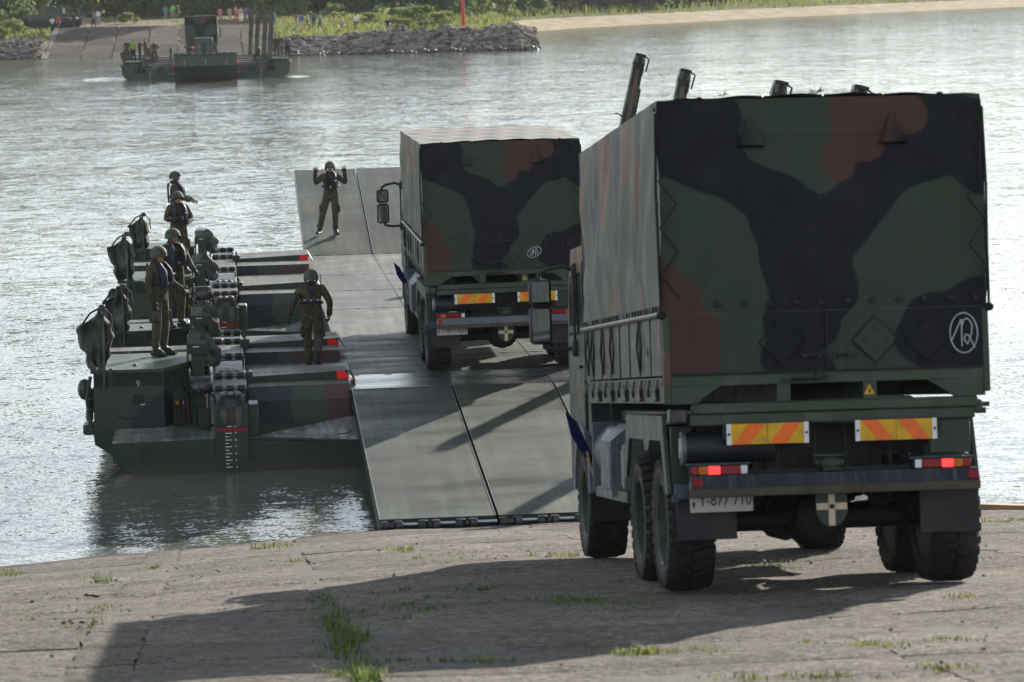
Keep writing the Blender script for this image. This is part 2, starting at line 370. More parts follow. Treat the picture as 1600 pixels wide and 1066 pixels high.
# ------------------------------------------------------------------ near slipway: ground sheet and paving slabs
def slab_mat(name, lo, hi, sc=1.0):
    t = NT(name); c = t.coord(world=True); inf = t.n('ObjectInfo').outputs['Random']
    n = t.noise(c, 1.6*sc, 7, .72); cc = t.ramp(n, [(.3, lo), (.7, hi)])
    st = t.noise(t.coord((.55, 2.0, 1), True), 2.6, 6, .8); cc = t.mix(t.ramp(st, [(.52, 0), (.68, .42)]), cc, tuple(x*.42 for x in lo))
    vo = t.n('TexVoronoi', i_Scale=26.0); t.l(c, vo.inputs['Vector']); cc = t.mix(t.math('MULTIPLY', t.ramp(vo.outputs['Distance'], [(.15, 1), (.45, 0)]), .38), cc, tuple(min(.5, x*1.55) for x in hi))
    sp = t.noise(c, 40, 3, .8); cc = t.mix(t.ramp(sp, [(.52, 0), (.60, .75)]), cc, tuple(x*.35 for x in lo))
    ag = t.noise(t.coord((1, 2.0, 1), True), 11, 5, .8); cc = t.mix(1.0, cc, t.ramp(ag, [(.38, .38), (.5, 1.0), (.62, 1.75)]), 'MULTIPLY')
    mo = t.noise(c, .55, 6, .7); cc = t.mix(t.ramp(mo, [(.56, 0), (.70, .35)]), cc, (.060, .072, .026))
    cc = t.mix(1.0, cc, t.ramp(inf, [(0, .80), (1, 1.16)]), 'MULTIPLY')
    sep = t.n('SeparateXYZ'); t.l(c, sep.inputs[0]); z = t.math('ADD', sep.outputs[2], t.math('MULTIPLY', t.math('SUBTRACT', t.noise(c, 1.2, 4), .5), .14))
    wet = t.ramp(z, [(.06, 1), (.16, 0)]); cc = t.mix(wet, cc, tuple(x*.35 for x in lo))
    t.set(col=cc, rough=t.math('SUBTRACT', .93, t.math('MULTIPLY', wet, .22)), spec=.25)
    pb = t.noise(t.coord((1, 1.6, 1), True), 7.5, 5, .78); g2 = t.noise(c, 21, 4, .8)
    nb = t.bump(t.math('ADD', t.math('MULTIPLY', st, .5), t.math('ADD', t.math('MULTIPLY', n, .5), pb)), .085, 1.0)
    nb = t.bump(vo.outputs['Distance'], .02, .9, nb); t.bump(g2, .05, 1.0, nb); return t.m
slab_mat('slab', (.137, .121, .104), (.305, .276, .238)); slab_mat('slab_pale', (.145, .13, .11), (.28, .25, .212), 1.5)
t = NT('soil'); c = t.coord(world=True); t.set(col=t.ramp(t.noise(c, 3, 6, .7), [(.3, (.055, .05, .042)), (.7, (.12, .11, .095))]), rough=.95); t.bump(t.noise(c, 18, 4, .7), .05, .9)
mb = MB('soil'); nx, ny = 90, 80
mb.grid(lambda u, v: ((lambda x, y: (x, y, zs(x, y)-.018))(-60+u*140, -45+v*105)), nx, ny)
slip = struct(mb.build('slipway', recalc=False, ang=80))
colx = [-13.7, -10.55, -7.4, -4.2, -1.05, -.62, .70, .86, 4.0, 7.2, 10.4, 13.6, 17]
rowy = [12.4]
while rowy[-1] < 44: rowy.append(rowy[-1]+random.uniform(1.5, 2.0))
def near(a): return min(range(len(rowy)), key=lambda i: abs(rowy[i]-a))
k = near(29.6); rowy[k] = 29.6; rowy.insert(k+1, 30.15)
def hn(x, y): # low frequency unevenness
    return .018*math.sin(x*1.9+y*.7)+.014*math.sin(y*2.7-x*.6+1)+.01*math.sin(3.1*x+4.3*y)
for j in range(len(rowy)-1):
    for i in range(len(colx)-1):
        x0, x1, y0, y1 = colx[i], colx[i+1], rowy[j], rowy[j+1]
        if x1-x0 < .2 or x1 < -6.2-.05*y0*.0 or x0 > 14.5: continue
        pale = (x1-x0 < .5) or (y1-y0 < .6)
        gap = .008 if not pale else .004; tilt = (random.uniform(-.004, .004), random.uniform(-.006, .006)); dz = random.uniform(-.003, .003)
        n = 9 if not pale else 7; ph = [random.uniform(0, 6) for _ in range(6)]
        def fn(u, v):
            eu = min(u, 1-u)*(x1-x0); ev = min(v, 1-v)*(y1-y0); e = min(eu, ev)
            jit = .012*math.sin(ph[0]+u*9)+.012*math.sin(ph[1]+u*23); jit2 = .012*math.sin(ph[2]+v*11)+.012*math.sin(ph[3]+v*27)
            x = x0+gap+(x1-x0-2*gap)*u+(jit2 if u in (0, 1) else 0)*.8; y = y0+gap+(y1-y0-2*gap)*v+(jit if v in (0, 1) else 0)
            z = zs(x, y)+dz+tilt[0]*(u-.5)+tilt[1]*(v-.5)+hn(x, y)*.5-(.012 if e < .001 else 0)
            return (x, y, z)
        mb = MB('slab_pale' if pale else 'slab'); vs = [fn(a/n, b/n) for b in range(n+1) for a in range(n+1)]
        ring = [a for a in range(n+1)]+[b*(n+1)+n for b in range(1, n+1)]+[n*(n+1)+a for a in range(n-1, -1, -1)]+[b*(n+1) for b in range(n-1, 0, -1)]
        mb.add(vs, [(b*(n+1)+a, b*(n+1)+a+1, (b+1)*(n+1)+a+1, (b+1)*(n+1)+a) for b in range(n) for a in range(n)])
        lo = [(vs[q][0], vs[q][1], vs[q][2]-.09) for q in ring]; o = len(mb.v); mb.add(lo, [])
        m_ = len(ring); mb.f += [(ring[q], o+q, o+(q+1) % m_, ring[(q+1) % m_]) for q in range(m_)]; mb.mi += [0]*m_
        mb.build('concrete_strip' if pale else 'paving_slab', slip, recalc=False, ang=50)

# ------------------------------------------------------------------ far bank
def attr_paint(me, cols):
    a = me.color_attributes.new('paint', 'FLOAT_COLOR', 'POINT'); buf = np.ones((len(me.vertices), 4), np.float32); buf[:, :3] = cols; a.data.foreach_set('color', buf.ravel())
t = NT('bank'); at = t.n('Attribute', attribute_name='paint').outputs['Color']; c = t.coord(world=True)
n = t.noise(c, .35, 6, .7); t.set(col=t.mix(1.0, at, t.ramp(n, [(.3, .6), (.7, 1.45)]), 'MULTIPLY'), rough=.95, spec=.1); t.bump(t.noise(c, 2.2, 5, .7), .25, .8)
xs = np.concatenate([np.arange(-140, -26, 6), np.arange(-26, 60, 1.2), np.arange(60, 500, 8)]); ds = np.concatenate([np.arange(-30, 0, 6), np.arange(0, 50, 1.5), np.arange(50, 230, 18)])
vs = []; cols = []
for d in ds:
    for x in xs:
        y = shore(x)+d; onslip = -17.6 < x < 7
        z = zb(x, y)-(.35 if onslip and d < 60 else 0); vs.append((x, y, z))
        if x < 32.5:
            cc = (.13, .15, .040) if d > 9 else (.075, .07, .055)
            if onslip and 31 < d < 70: cc = (.17, .145, .10)
        else: cc = (.30, .25, .17) if d < 24 else (.10, .115, .040)
        cols.append(cc)
nx = len(xs); fs = [(j*nx+i, j*nx+i+1, (j+1)*nx+i+1, (j+1)*nx+i) for j in range(len(ds)-1) for i in range(nx-1)]
me = bpy.data.meshes.new('far_bank'); me.from_pydata(vs, [], fs); me.materials.append(MATS['bank']); attr_paint(me, np.array(cols)); me.polygons.foreach_set('use_smooth', [True]*len(fs)); struct(obj('far_bank', me))
paint('far_paving', (.055, .049, .045), .85, .35, .35, bump=.01, dirt=(.075, .07, .064), spec=.05); paint('far_paving_light', (.085, .074, .062), .85, .3, .4, bump=.01, dirt=(.10, .09, .08), spec=.05); paint('far_kerb', (.17, .16, .14), .85, .15, 1, spec=.05)
fsl = None; mb = MB('far_paving'); mb.grid(lambda u, v: ((lambda x: (x, shore(x)-6+v*38.5, zb(x, shore(x)-6+v*38.5)-.16))(-17.3+u*24.3)), 30, 8); fsl = struct(mb.build('far_slipway', recalc=False, ang=80))
fx = [-17.3, -13.4, -10.2, -6.6, -3.4, -.2, 3.2, 7.0]
for i in range(7):
    for (d0, d1) in ((-5, 5.6), (5.7, 12.4), (12.5, 19.8), (19.9, 32)):
        mb = MB('far_paving_light' if (d0 > 19 or (i+int(d0)) % 3 == 0) else 'far_paving'); x0, x1 = fx[i]+.05, fx[i+1]-.05
        mb.grid(lambda u, v: ((lambda x, d: (x, shore(x)+d, zb(x, shore(x)+d)+.03))(x0+(x1-x0)*u, d0+(d1-d0)*v)), 2, 2)
        mb.build('paving_slab', fsl, recalc=False)
for xk in (-17.55,):
    mb = MB('far_kerb'); mb.grid(lambda u, v: (xk+.7*u, shore(xk)-1+33*v, zb(-17, shore(-17)-1+33*v)+.16), 1, 8); mb.build('kerb_stone', fsl, recalc=False)
# riprap stones
paint('stone', (.145, .13, .113), .9, .6, .55, bump=.02); paint('stone_wet', (.06, .055, .048), .6, .4, .6)
def rock(c, r, mb):
    bm = ROCKS[random.randrange(4)]; q = Quaternion((random.random()-.5, random.random()-.5, random.random()-.5, random.random()-.5)).normalized(); s_ = (r*random.uniform(.8, 1.4), r*random.uniform(.7, 1.2), r*random.uniform(.5, .9))
    mb.add([Vector(c)+Vector((a.x*s_[0], a.y*s_[1], a.z*s_[2])) for a in (q @ v for v in bm[0])], bm[1])
ROCKS = []
for k in range(4):
    b = bmesh.new(); bmesh.ops.create_icosphere(b, subdivisions=1, radius=1)
    for v in b.verts: v.co *= random.uniform(.72, 1.12)
    b.verts.index_update(); ROCKS.append(([v.co.copy() for v in b.verts], [tuple(v.index for v in f.verts) for f in b.faces])); b.free()
paint('stone_brown', (.10, .078, .06), .9, .5, .9, spec=.1); paint('stone_pale', (.22, .20, .175), .9, .4, .9, spec=.1); mb = MB('stone', 'stone_wet')
for k in range(5600):
    x = random.uniform(6.5, 34) if k % 5 else random.uniform(-32, -17.9)
    dmax = 9+3*math.sin(x*.9) if x > 20 else (7.5 if x > 0 else 13)
    if x > 31.5: dmax = 12
    d = random.uniform(-.8, dmax); y = shore(x)+d; z = zb(x, y)
    if x > 14: z = max(z, min(1.7, .45*max(d, 0)))+.35*math.exp(-((d-5)/3)**2)*min(1, (x-14)/6)*(1+.5*math.sin(x*1.1)+.4*math.sin(x*2.7))*(1 if x < 31 else .4)
    if z < -.25: continue
    mb.m('stone_wet' if z < .16 else random.choice(['stone', 'stone', 'stone_brown', 'stone_pale'])); rock((x, y, z+random.uniform(-.05, .18)), random.uniform(.14, .36)*(1.5 if random.random() < .1 else 1), mb)
tag(mb.build('riprap_stones', smooth=False, recalc=False), 'loose grey riprap stones covering the far bank and groyne', 'stones', kind='stuff')

# vegetation
def leafmat(name, lo, hi, tr=.35):
    t = NT(name); c = t.coord(world=True); cc = t.ramp(t.noise(c, .8, 4, .7), [(.3, lo), (.7, hi)]); t.set(col=cc, rough=.6, spec=.2)
    tl = t.n('BsdfTranslucent'); t.l(cc, tl.inputs[0]); mx = t.n('MixShader'); mx.inputs[0].default_value = tr
    t.l(t.b.outputs[0], mx.inputs[1]); t.l(tl.outputs[0], mx.inputs[2]); t.l(mx.outputs[0], t.t.nodes['Material Output'].inputs[0]); return t.m
leafmat('leaf_mid', (.075, .12, .045), (.145, .20, .075), .6); leafmat('leaf_dark', (.062, .105, .05), (.115, .165, .072), .6); leafmat('leaf_light', (.10, .14, .04), (.19, .23, .075), .5)
leafmat('grass_green', (.045, .075, .016), (.095, .135, .032), .3); leafmat('grass_dry', (.15, .14, .045), (.28, .25, .10), .4); leafmat('meadow', (.13, .17, .04), (.24, .27, .08), .5)
paint('bark', (.07, .06, .048), .9)
def crown_mesh(mat, rad, z0, z1, blobs, nleaf, size):
    cs = []
    for _ in range(blobs):
        h_ = random.random(); a = random.uniform(0, 6.28); rr = rad*math.sqrt(random.random())*(.55+.6*math.sin(math.pi*min(.95, .25+h_*.75)))
        cs.append((rr*math.cos(a)*.8, rr*math.sin(a)*.8, z0+(z1-z0)*h_, rad*random.uniform(.28, .5)))
    cs = np.array(cs); idx = NR.integers(0, blobs, nleaf); u = NR.normal(size=(nleaf, 3)); u /= np.linalg.norm(u, axis=1)[:, None]
    p = cs[idx, :3]+u*(cs[idx, 3]*(.45+.6*NR.random(nleaf)))[:, None]*np.array([1, 1, .8]); p[:, 2] = np.maximum(p[:, 2], .1)
    nrm = u+NR.normal(size=(nleaf, 3))*.6; nrm /= np.linalg.norm(nrm, axis=1)[:, None]; a = np.cross(nrm, NR.normal(size=(nleaf, 3))); a /= np.linalg.norm(a, axis=1)[:, None]; b = np.cross(nrm, a)
    s_ = (size*(.6+.8*NR.random(nleaf)))[:, None]
    v = np.stack([p-a*s_, p-b*s_*.6, p+a*s_, p+b*s_*.6], 1).reshape(-1, 3)
    me = bpy.data.meshes.new('crown'); me.from_pydata(v.tolist(), [], [(4*i, 4*i+1, 4*i+2, 4*i+3) for i in range(nleaf)]); me.materials.append(MATS[mat]); return me
def trunk_mesh(h_, r):
    mb = MB('bark'); mb.tube([(0, 0, -.3), (.1, 0, h_*.35), (0, .1, h_*.7), (.15, 0, h_)], [r, r*.8, r*.5, r*.15], 7)
    for k in range(6):
        a = k*1.05+random.random(); z = h_*(.25+.1*k); L_ = h_*.28; mb.tube([(0, 0, z), (L_*.5*math.cos(a), L_*.5*math.sin(a), z+L_*.35), (L_*math.cos(a), L_*math.sin(a), z+L_*.8)], [r*.45, r*.3, r*.1], 5)
    return mb.mesh('trunk')
TREES = []
for k in range(5):
    mat = ['leaf_mid', 'leaf_dark', 'leaf_mid', 'leaf_light', 'leaf_dark'][k]; h_ = [11, 13, 9.5, 8, 14][k]
    TREES.append((trunk_mesh(h_*.85, .28), crown_mesh(mat, h_*.36, .6, h_, 34, 3800, .34)))
KINDL = ['mid green bushy tree', 'dark green dense tree', 'low mid green tree', 'pale green willow', 'tall dark tree']
def zone(x): return 'by the left riprap' if x < -19 else 'behind the far slipway' if x < 5 else 'behind the tall ferry masts' if x < 13 else 'behind the grass bank' if x < 24 else 'near the red river mark' if x < 34 else 'above the start of the sandy beach' if x < 55 else 'far along the sandy beach'
def tree(k, x, y, s_, row='front'):
    r = thing('tree', KINDL[k]+' in the '+row+' row, '+zone(x), 'tree', (x, y, zb(x, y)-.1), (0, 0, random.uniform(0, 6.28)), 'trees behind the far bank'); r.scale = (s_, s_, s_*random.uniform(.9, 1.15))
    obj('trunk', TREES[k][0], r); obj('crown', TREES[k][1], r)
x = -42
while x < 92:
    d = 92 if x < 8 else (78 if x < 30 else 0)
    y = shore(x)+d+random.uniform(-6, 10) if x < 30 else shore(x)+34+random.uniform(0, 14)
    if x < -19: y = 395+random.uniform(-4, 12)
    if 8 <= x < 34: y = 400+random.uniform(-8, 14)
    if 30 <= x < 50: y = max(y, 470+random.uniform(-8, 10))
    tree(random.choice([0, 1, 2, 4, 2, 0, 3]), x, y, random.uniform(.85, 1.25)); x += random.uniform(2.9, 4.4) if x < 40 else random.uniform(4, 6)
x = -38
while x < 80:   # second row closes the gaps
    y = (452 if x < 34 else shore(x)+62)+random.uniform(-6, 10); tree(random.choice([1, 4, 2, 0, 3]), x, y, random.uniform(1.1, 1.4), 'back'); x += random.uniform(4.5, 6.5)
BUSH = [crown_mesh('leaf_light', 1.5, .1, 1.8, 12, 900, .16), crown_mesh('meadow', 1.3, .1, 1.4, 10, 800, .16), crown_mesh('leaf_mid', 1.6, .1, 2.1, 12, 900, .17)]
BL = ['pale green rounded', 'yellowish low', 'mid green']
for (k, x, y, s_) in [(0, -24.5, 372, 1.6), (1, -22.2, 369, 1.3), (0, -26.5, 376, 1.8), (2, -21.6, 380, 1.2), (1, -23.2, 362, 1.0), (0, 20.2, 352, 1.1), (0, 22.6, 354, 1.2), (1, 25.6, 356, 1.0), (2, 28.2, 365, 1.3), (0, 30.3, 372, 1.3),
                      (1, 17.5, 360, .9), (0, 14.5, 376, 1.0), (2, 33.5, 420, 1.4), (1, 36, 440, 1.5), (0, 40.5, 458, 1.6), (2, 44, 470, 1.7), (0, 48, 480, 1.7), (1, 53, 490, 1.5), (0, 58, 502, 1.7), (2, 64, 512, 1.8), (0, 70, 524, 1.7),
                      (0, 7.5, 383, 1.7), (0, 8.6, 386, 1.9), (1, -9.8, 397, .9), (0, 22, 342, .6), (1, 29.4, 334.5, .5), (1, 20.5, 345, .9), (0, 24, 348, .9)]:
    o = obj('bush', BUSH[k], None, (x, y, zb(x, y)-.05), (0, 0, random.uniform(0, 6.28))); o.scale = (s_*1.15, s_, s_*.85); tag(o, ('large ' if s_ > 1.45 else 'small ' if s_ < 1.0 else '')+BL[k]+' bush '+zone(x), 'bush', 'bushes on the far bank')
def blades(pts, hmin, hmax, wd, mats, name, lab, lean=.35):
    mb = MB(*mats)
    for (x, y, z, q) in pts:
        a = random.uniform(0, 6.28); h_ = random.uniform(hmin, hmax)*q; lx, ly = random.gauss(0, lean)*h_, random.gauss(0, lean)*h_; w_ = wd*random.uniform(.6, 1.3); dx, dy = math.cos(a)*w_, math.sin(a)*w_
        mb.c = random.randrange(len(mats)); mb.add([(x-dx, y-dy, z), (x+dx, y+dy, z), (x+lx*.4+dx*.7, y+ly*.4+dy*.7, z+h_*.6), (x+lx*.4-dx*.7, y+ly*.4-dy*.7, z+h_*.6), (x+lx, y+ly, z+h_)], [(0, 1, 2, 3), (3, 2, 4)])
    return mb.build(name, smooth=False, recalc=False) if lab is None else tag(mb.build(name, smooth=False, recalc=False), lab, 'grass', kind='stuff')
pts = []
for k in range(9000):
    if k % 4 == 0: x = random.uniform(-32, -18); d = random.uniform(12, 40)
    elif k % 4 == 1: x = random.uniform(36, 150); d = random.uniform(22, 40)
    else: x = random.uniform(6.8, 33); d = random.uniform(7.5, 55)
    y = shore(x)+d; pts.append((x, y, zb(x, y), 1.0 if x < 36 else 2.2))
for k in range(90):
    x = random.choice(fx)+random.gauss(0, .12); d = random.uniform(3, 32); y = shore(x)+d; pts.append((x, y, zb(x, y), .6))
for k in range(160):
    x = random.uniform(-17, 7); d = random.uniform(50, 62); y = shore(x)+d; pts.append((x, y, zb(x, y), .5))
blades(pts, .25, .75, .09, ['meadow', 'grass_dry', 'leaf_light'], 'meadow_grass', 'rough meadow grass growing over the far bank')
# far-off wood along the river bend
vs = []
cm = crown_mesh('leaf_dark', 3.6, .2, 9, 26, 700, .8); mb = MB('leaf_dark', 'leaf_mid'); base = [v.co.copy() for v in cm.vertices]
for k in range(150):
    x = 52+k*1.9+random.uniform(-1.5, 1.5); y = shore(x)+72+random.uniform(0, 45); s_ = random.uniform(1.15, 1.8); a = random.uniform(0, 6.28); mb.c = k % 2; z = zb(x, y); ca, sa = math.cos(a)*s_, math.sin(a)*s_
    mb.add([(x+v.x*ca-v.y*sa, y+v.x*sa+v.y*ca, z+v.z*s_) for v in base], [tuple(p.vertices) for p in cm.polygons])
tag(mb.build('distant_wood', smooth=False, recalc=False), 'dark line of distant woodland along the river bend', 'woodland', kind='stuff')

# weeds in the slipway joints
paint('leaf_dead', (.12, .07, .035), .8)
def tuft_mesh(n, hmax, spread, mats):
    mb = MB(*mats)
    for _ in range(n):
        a = random.uniform(0, 6.28); r_ = spread*math.sqrt(random.random()); x, y = r_*math.cos(a), r_*math.sin(a); h_ = hmax*random.uniform(.4, 1); b = random.uniform(0, 6.28); l_ = h_*random.uniform(.15, .75); w_ = random.uniform(.003, .007)
        dx, dy = math.sin(b)*w_, -math.cos(b)*w_; ex, ey = math.cos(b)*l_, math.sin(b)*l_; mb.c = random.randrange(len(mats))
        mb.add([(x-dx, y-dy, 0), (x+dx, y+dy, 0), (x+ex*.35+dx, y+ey*.35+dy, h_*.6), (x+ex*.35-dx, y+ey*.35-dy, h_*.6), (x+ex, y+ey, h_*.95)], [(0, 1, 2, 3), (3, 2, 4)])
    return mb.mesh('grass_tuft', smooth=False, recalc=False)
G = ['grass_green', 'grass_green', 'meadow']
def blade(mb, x, y, z, h_, lean, wmax=.006):
    b = random.uniform(0, 6.28); l_ = h_*random.uniform(.15, lean); w_ = random.uniform(.4, 1)*wmax; dx, dy = math.sin(b)*w_, -math.cos(b)*w_; ex, ey = math.cos(b)*l_, math.sin(b)*l_
    mb.add([(x-dx, y-dy, z), (x+dx, y+dy, z), (x+ex*.35+dx, y+ey*.35+dy, z+h_*.6), (x+ex*.35-dx, y+ey*.35-dy, z+h_*.6), (x+ex, y+ey, z+h_*.95)], [(0, 1, 2, 3), (3, 2, 4)])
def cluster(label, px, py, n, sx, sy, hmax, mats, per=14):
    mb = MB(*mats); o0 = on_slip(px, py)
    for _ in range(n):
        p = on_slip(px+random.gauss(0, sx*.5), py+random.gauss(0, sy*.5)); hh = hmax*random.uniform(.5, 1.2); sp = .02+.05*random.random()
        for _ in range(per):
            x, y = p.x+random.gauss(0, sp*1.3), p.y+random.gauss(0, sp*1.6); mb.c = random.randrange(len(mats)); blade(mb, x-o0.x, y-o0.y, zs(x, y)-o0.z-.01, hh*random.uniform(.35, 1), .9)
    tag(mb.build('grass_tuft', None, o0, smooth=False, recalc=False), label, 'grass', 'weeds in the slipway joints', 'stuff')
mb = MB(*G)
for k in range(1700):
    y = random.uniform(19.6, 28.4); f = math.exp(-((y-22.6)/2.3)**2)+.18*math.exp(-((y-27)/1.2)**2)
    if random.random() > f: continue
    x = .78+random.gauss(0, .075)+.05*math.sin(y*2.3); mb.c = random.randrange(3); blade(mb, x, y, zs(x, y)-.02, random.uniform(.03, .09)*(.5+.5*f), .9, .006)
tag(mb.build('joint_grass', smooth=False, recalc=False), 'long strip of green grass growing in the joint left of the truck', 'grass', kind='stuff')
DR = ['meadow', 'grass_dry', 'grass_green']
for a_ in [('bright yellow green grass clump at the bottom edge of the photo, left of centre', 556, 1060, 20, 34, 7, .11, ['leaf_light', 'grass_green', 'meadow']), ('wide patch of creeping green weeds in the truck shadow', 645, 948, 26, 70, 26, .055, G), ('small weed patch in the shadow right of the wide patch', 725, 925, 10, 50, 14, .05, G),
    ('bushy green weed at the left near the pale concrete strip', 160, 908, 7, 8, 3, .13, G), ('dry weed at the left frame edge by the water', 16, 897, 7, 16, 4, .09, DR), ('small weed on the pale row near the left bank', 241, 888, 4, 7, 2, .08, G), ('tiny weed at the water edge left of the ramp foot', 436, 852, 6, 14, 5, .06, DR), ('tall thin weed at the water edge, left of the ramp', 412, 858, 4, 6, 3, .12, G),
    ('small weed in the sunlit row below the ramp foot', 466, 876, 4, 8, 2, .06, DR), ('leafy weed in the sun just below the ramp corner', 628, 862, 9, 18, 4, .10, G+['grass_dry']), ('thin weed below the ramp corner, right of the leafy one', 650, 876, 4, 8, 3, .07, DR), ('scattered weeds along the left joint near the dead leaves', 150, 965, 8, 14, 16, .06, G),
    ('line of green weeds left of the rear wheels', 890, 938, 18, 70, 9, .055, G), ('dry weeds behind the left rear wheel', 965, 945, 14, 70, 4, .05, DR), ('green weeds under the truck axle', 1185, 884, 16, 60, 8, .055, G), ('green weed line at the near edge of the shadow', 1000, 1020, 16, 80, 4, .055, G), ('bright dry weed tuft in the sun below the shadow edge', 1010, 1022, 8, 26, 3, .08, DR),
    ('yellowish weed line behind the truck centre', 1120, 1018, 12, 70, 5, .05, DR), ('yellowish weed row right of the truck centre', 1290, 1008, 12, 90, 4, .05, DR), ('yellow weed row at the long dark crack', 1400, 1012, 12, 60, 4, .055, DR), ('pale weed right of the right rear wheel', 1500, 935, 7, 40, 4, .06, DR), ('pale weed by the driftwood at the right', 1560, 815, 6, 26, 3, .07, DR),
    ('green weed near the right frame edge', 1485, 1000, 6, 30, 4, .05, G), ('weed line at the bottom edge, right of centre', 1260, 1056, 16, 120, 4, .05, DR+G), ('weed line at the bottom right edge', 1490, 1046, 14, 80, 5, .05, DR+G), ('weeds at the lower edge of the truck shadow', 690, 1033, 12, 110, 5, .05, G), ('low weed by the front left wheel', 880, 868, 10, 50, 4, .05, DR),
    ('weeds in the dark shadow left of the tandem wheels', 1010, 905, 8, 40, 5, .055, G), ('dry weeds at the lower left frame edge', 50, 958, 8, 60, 24, .05, DR), ('sparse dry weeds in the sun left of the front wheel', 700, 868, 10, 90, 6, .045, DR)]: cluster(*a_)
# gravel and chips lying on the paving
mb = MB('slab_pale', 'slab', 'slab')
for k in range(700):
    x, y = random.uniform(-5, 13), random.uniform(16, 42); mb.c = random.randrange(3); rock((x, y, zs(x, y)+.005), random.uniform(.006, .017), mb)
tag(mb.build('gravel', smooth=False, recalc=False), 'loose gravel chips scattered over the slipway paving', 'gravel', kind='stuff')
p = on_slip(1560, 796); mb = MB('wood'); mb.prism([(-.9, -.05), (.2, -.07), (1.3, -.03), (1.35, .08), (.1, .09), (-.85, .05)], 'z', 0, .07)
tag(mb.build('driftwood_plank', None, p), 'weathered broken plank lying at the water edge behind the truck', 'driftwood').rotation_euler = (.0, .05, -.12)
for (px, py) in ((360, 932), (145, 932), (120, 975)):
    p = on_slip(px, py); mb = MB('leaf_dead')
    for k in range(6):
        a = random.uniform(0, 6.28); x, y = random.gauss(0, .05), random.gauss(0, .05); mb.add([(x, y, .01), (x+.05*math.cos(a), y+.05*math.sin(a), .03), (x+.08*math.cos(a+.4), y+.08*math.sin(a+.4), .015), (x+.05*math.cos(a+.8), y+.05*math.sin(a+.8), .0)], [(0, 1, 2, 3)])
    tag(mb.build('dead_leaves', None, p, smooth=False), 'brown dead leaves lying in a slipway joint', 'leaves', 'dead leaves on the slipway')

# ------------------------------------------------------------------ army lorries
PG, PK, PB = np.array((.037, .052, .034)), np.array((.0070, .0085, .0115)), np.array((.068, .035, .027))
def caps_field(x, z, caps, wob=.02):
    x = x+wob*np.sin(z*7.3+1)+wob*.6*np.sin(z*15+x*9); z = z+wob*np.sin(x*6.1)+wob*.6*np.sin(x*13+2)
    f = np.full(x.shape, 9.)
    for (x0, z0, x1, z1, r) in caps:
        dx, dz = x1-x0, z1-z0; t_ = np.clip(((x-x0)*dx+(z-z0)*dz)/max(1e-6, dx*dx+dz*dz), 0, 1); d = np.hypot(x-x0-t_*dx, z-z0-t_*dz)-r
        k = .06; h_ = np.clip(.5+.5*(d-f)/k, 0, 1); f = d*(1-h_)+f*h_-k*h_*(1-h_)
    return f
def pxc(px, py): # photo scale to the lorry's rear face
    return ((px-(1282+(py-150)*.031))/201, 3.82-(py+.033*(px-1285)-157)/199.5)
def C(a, b, r): (x0, z0), (x1, z1) = pxc(*a), pxc(*b); return (x0, z0, x1, z1, r/200)
BLK = [C((1030, 180), (1120, 190), 40), C((1040, 235), (1110, 250), 58), C((1110, 262), (1225, 330), 40), C((1225, 345), (1262, 380), 55), C((1262, 380), (1268, 440), 74), C((1265, 440), (1255, 505), 62), C((1310, 350), (1400, 262), 44),
       C((1320, 365), (1345, 335), 40), C((1400, 258), (1525, 205), 52), C((1470, 180), (1540, 260), 46), C((1252, 500), (1232, 560), 40), C((1232, 560), (1290, 585), 24), C((1270, 500), (1310, 475), 25), C((1545, 470), (1480, 500), 36), C((1470, 530), (1555, 540), 62), C((1500, 575), (1560, 590), 40)]
BRN = [C((1335, 178), (1425, 185), 34), C((1330, 175), (1360, 225), 30), C((1330, 225), (1312, 262), 27), C((1030, 462), (1050, 480), 42), C((1035, 500), (1085, 530), 40), C((1030, 560), (1085, 560), 44)]
def rear_cols(v):
    x, z = v[:, 0], v[:, 2]; c = np.tile(PG, (len(v), 1)); s1 = np.clip(.5-caps_field(x, z, BLK)/.012, 0, 1)[:, None]; c = c*(1-s1)+PK*s1
    s2 = np.clip(.5-caps_field(x, z, BRN, .012)/.012, 0, 1)[:, None]; return c*(1-s2)+PB*s2
def side_cols(v):  # paler than the rear canvas: dust, plus sky glare put into the colour
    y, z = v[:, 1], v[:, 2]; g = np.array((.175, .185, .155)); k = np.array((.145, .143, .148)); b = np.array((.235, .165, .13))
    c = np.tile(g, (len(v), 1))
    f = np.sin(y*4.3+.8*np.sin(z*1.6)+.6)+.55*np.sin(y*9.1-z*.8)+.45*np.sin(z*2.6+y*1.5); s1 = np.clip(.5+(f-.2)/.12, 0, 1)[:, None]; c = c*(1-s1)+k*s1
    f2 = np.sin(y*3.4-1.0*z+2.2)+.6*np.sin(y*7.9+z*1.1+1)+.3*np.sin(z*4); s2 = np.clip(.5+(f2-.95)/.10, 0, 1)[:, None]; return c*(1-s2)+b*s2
def fgrid(name, mat, fn, nu, nv, colf, parent):
    u, v = np.meshgrid(np.linspace(0, 1, nu+1), np.linspace(0, 1, nv+1)); p = fn(u.ravel(), v.ravel()); idx = np.arange((nu+1)*(nv+1)).reshape(nv+1, nu+1)
    f = np.stack([idx[:-1, :-1], idx[:-1, 1:], idx[1:, 1:], idx[1:, :-1]], -1).reshape(-1, 4)
    me = bpy.data.meshes.new(name); me.from_pydata(p.tolist(), [], f.tolist()); me.materials.append(MATS[mat]); attr_paint(me, colf(p)); me.polygons.foreach_set('use_smooth', [True]*len(f))
    return obj(name, me, parent)

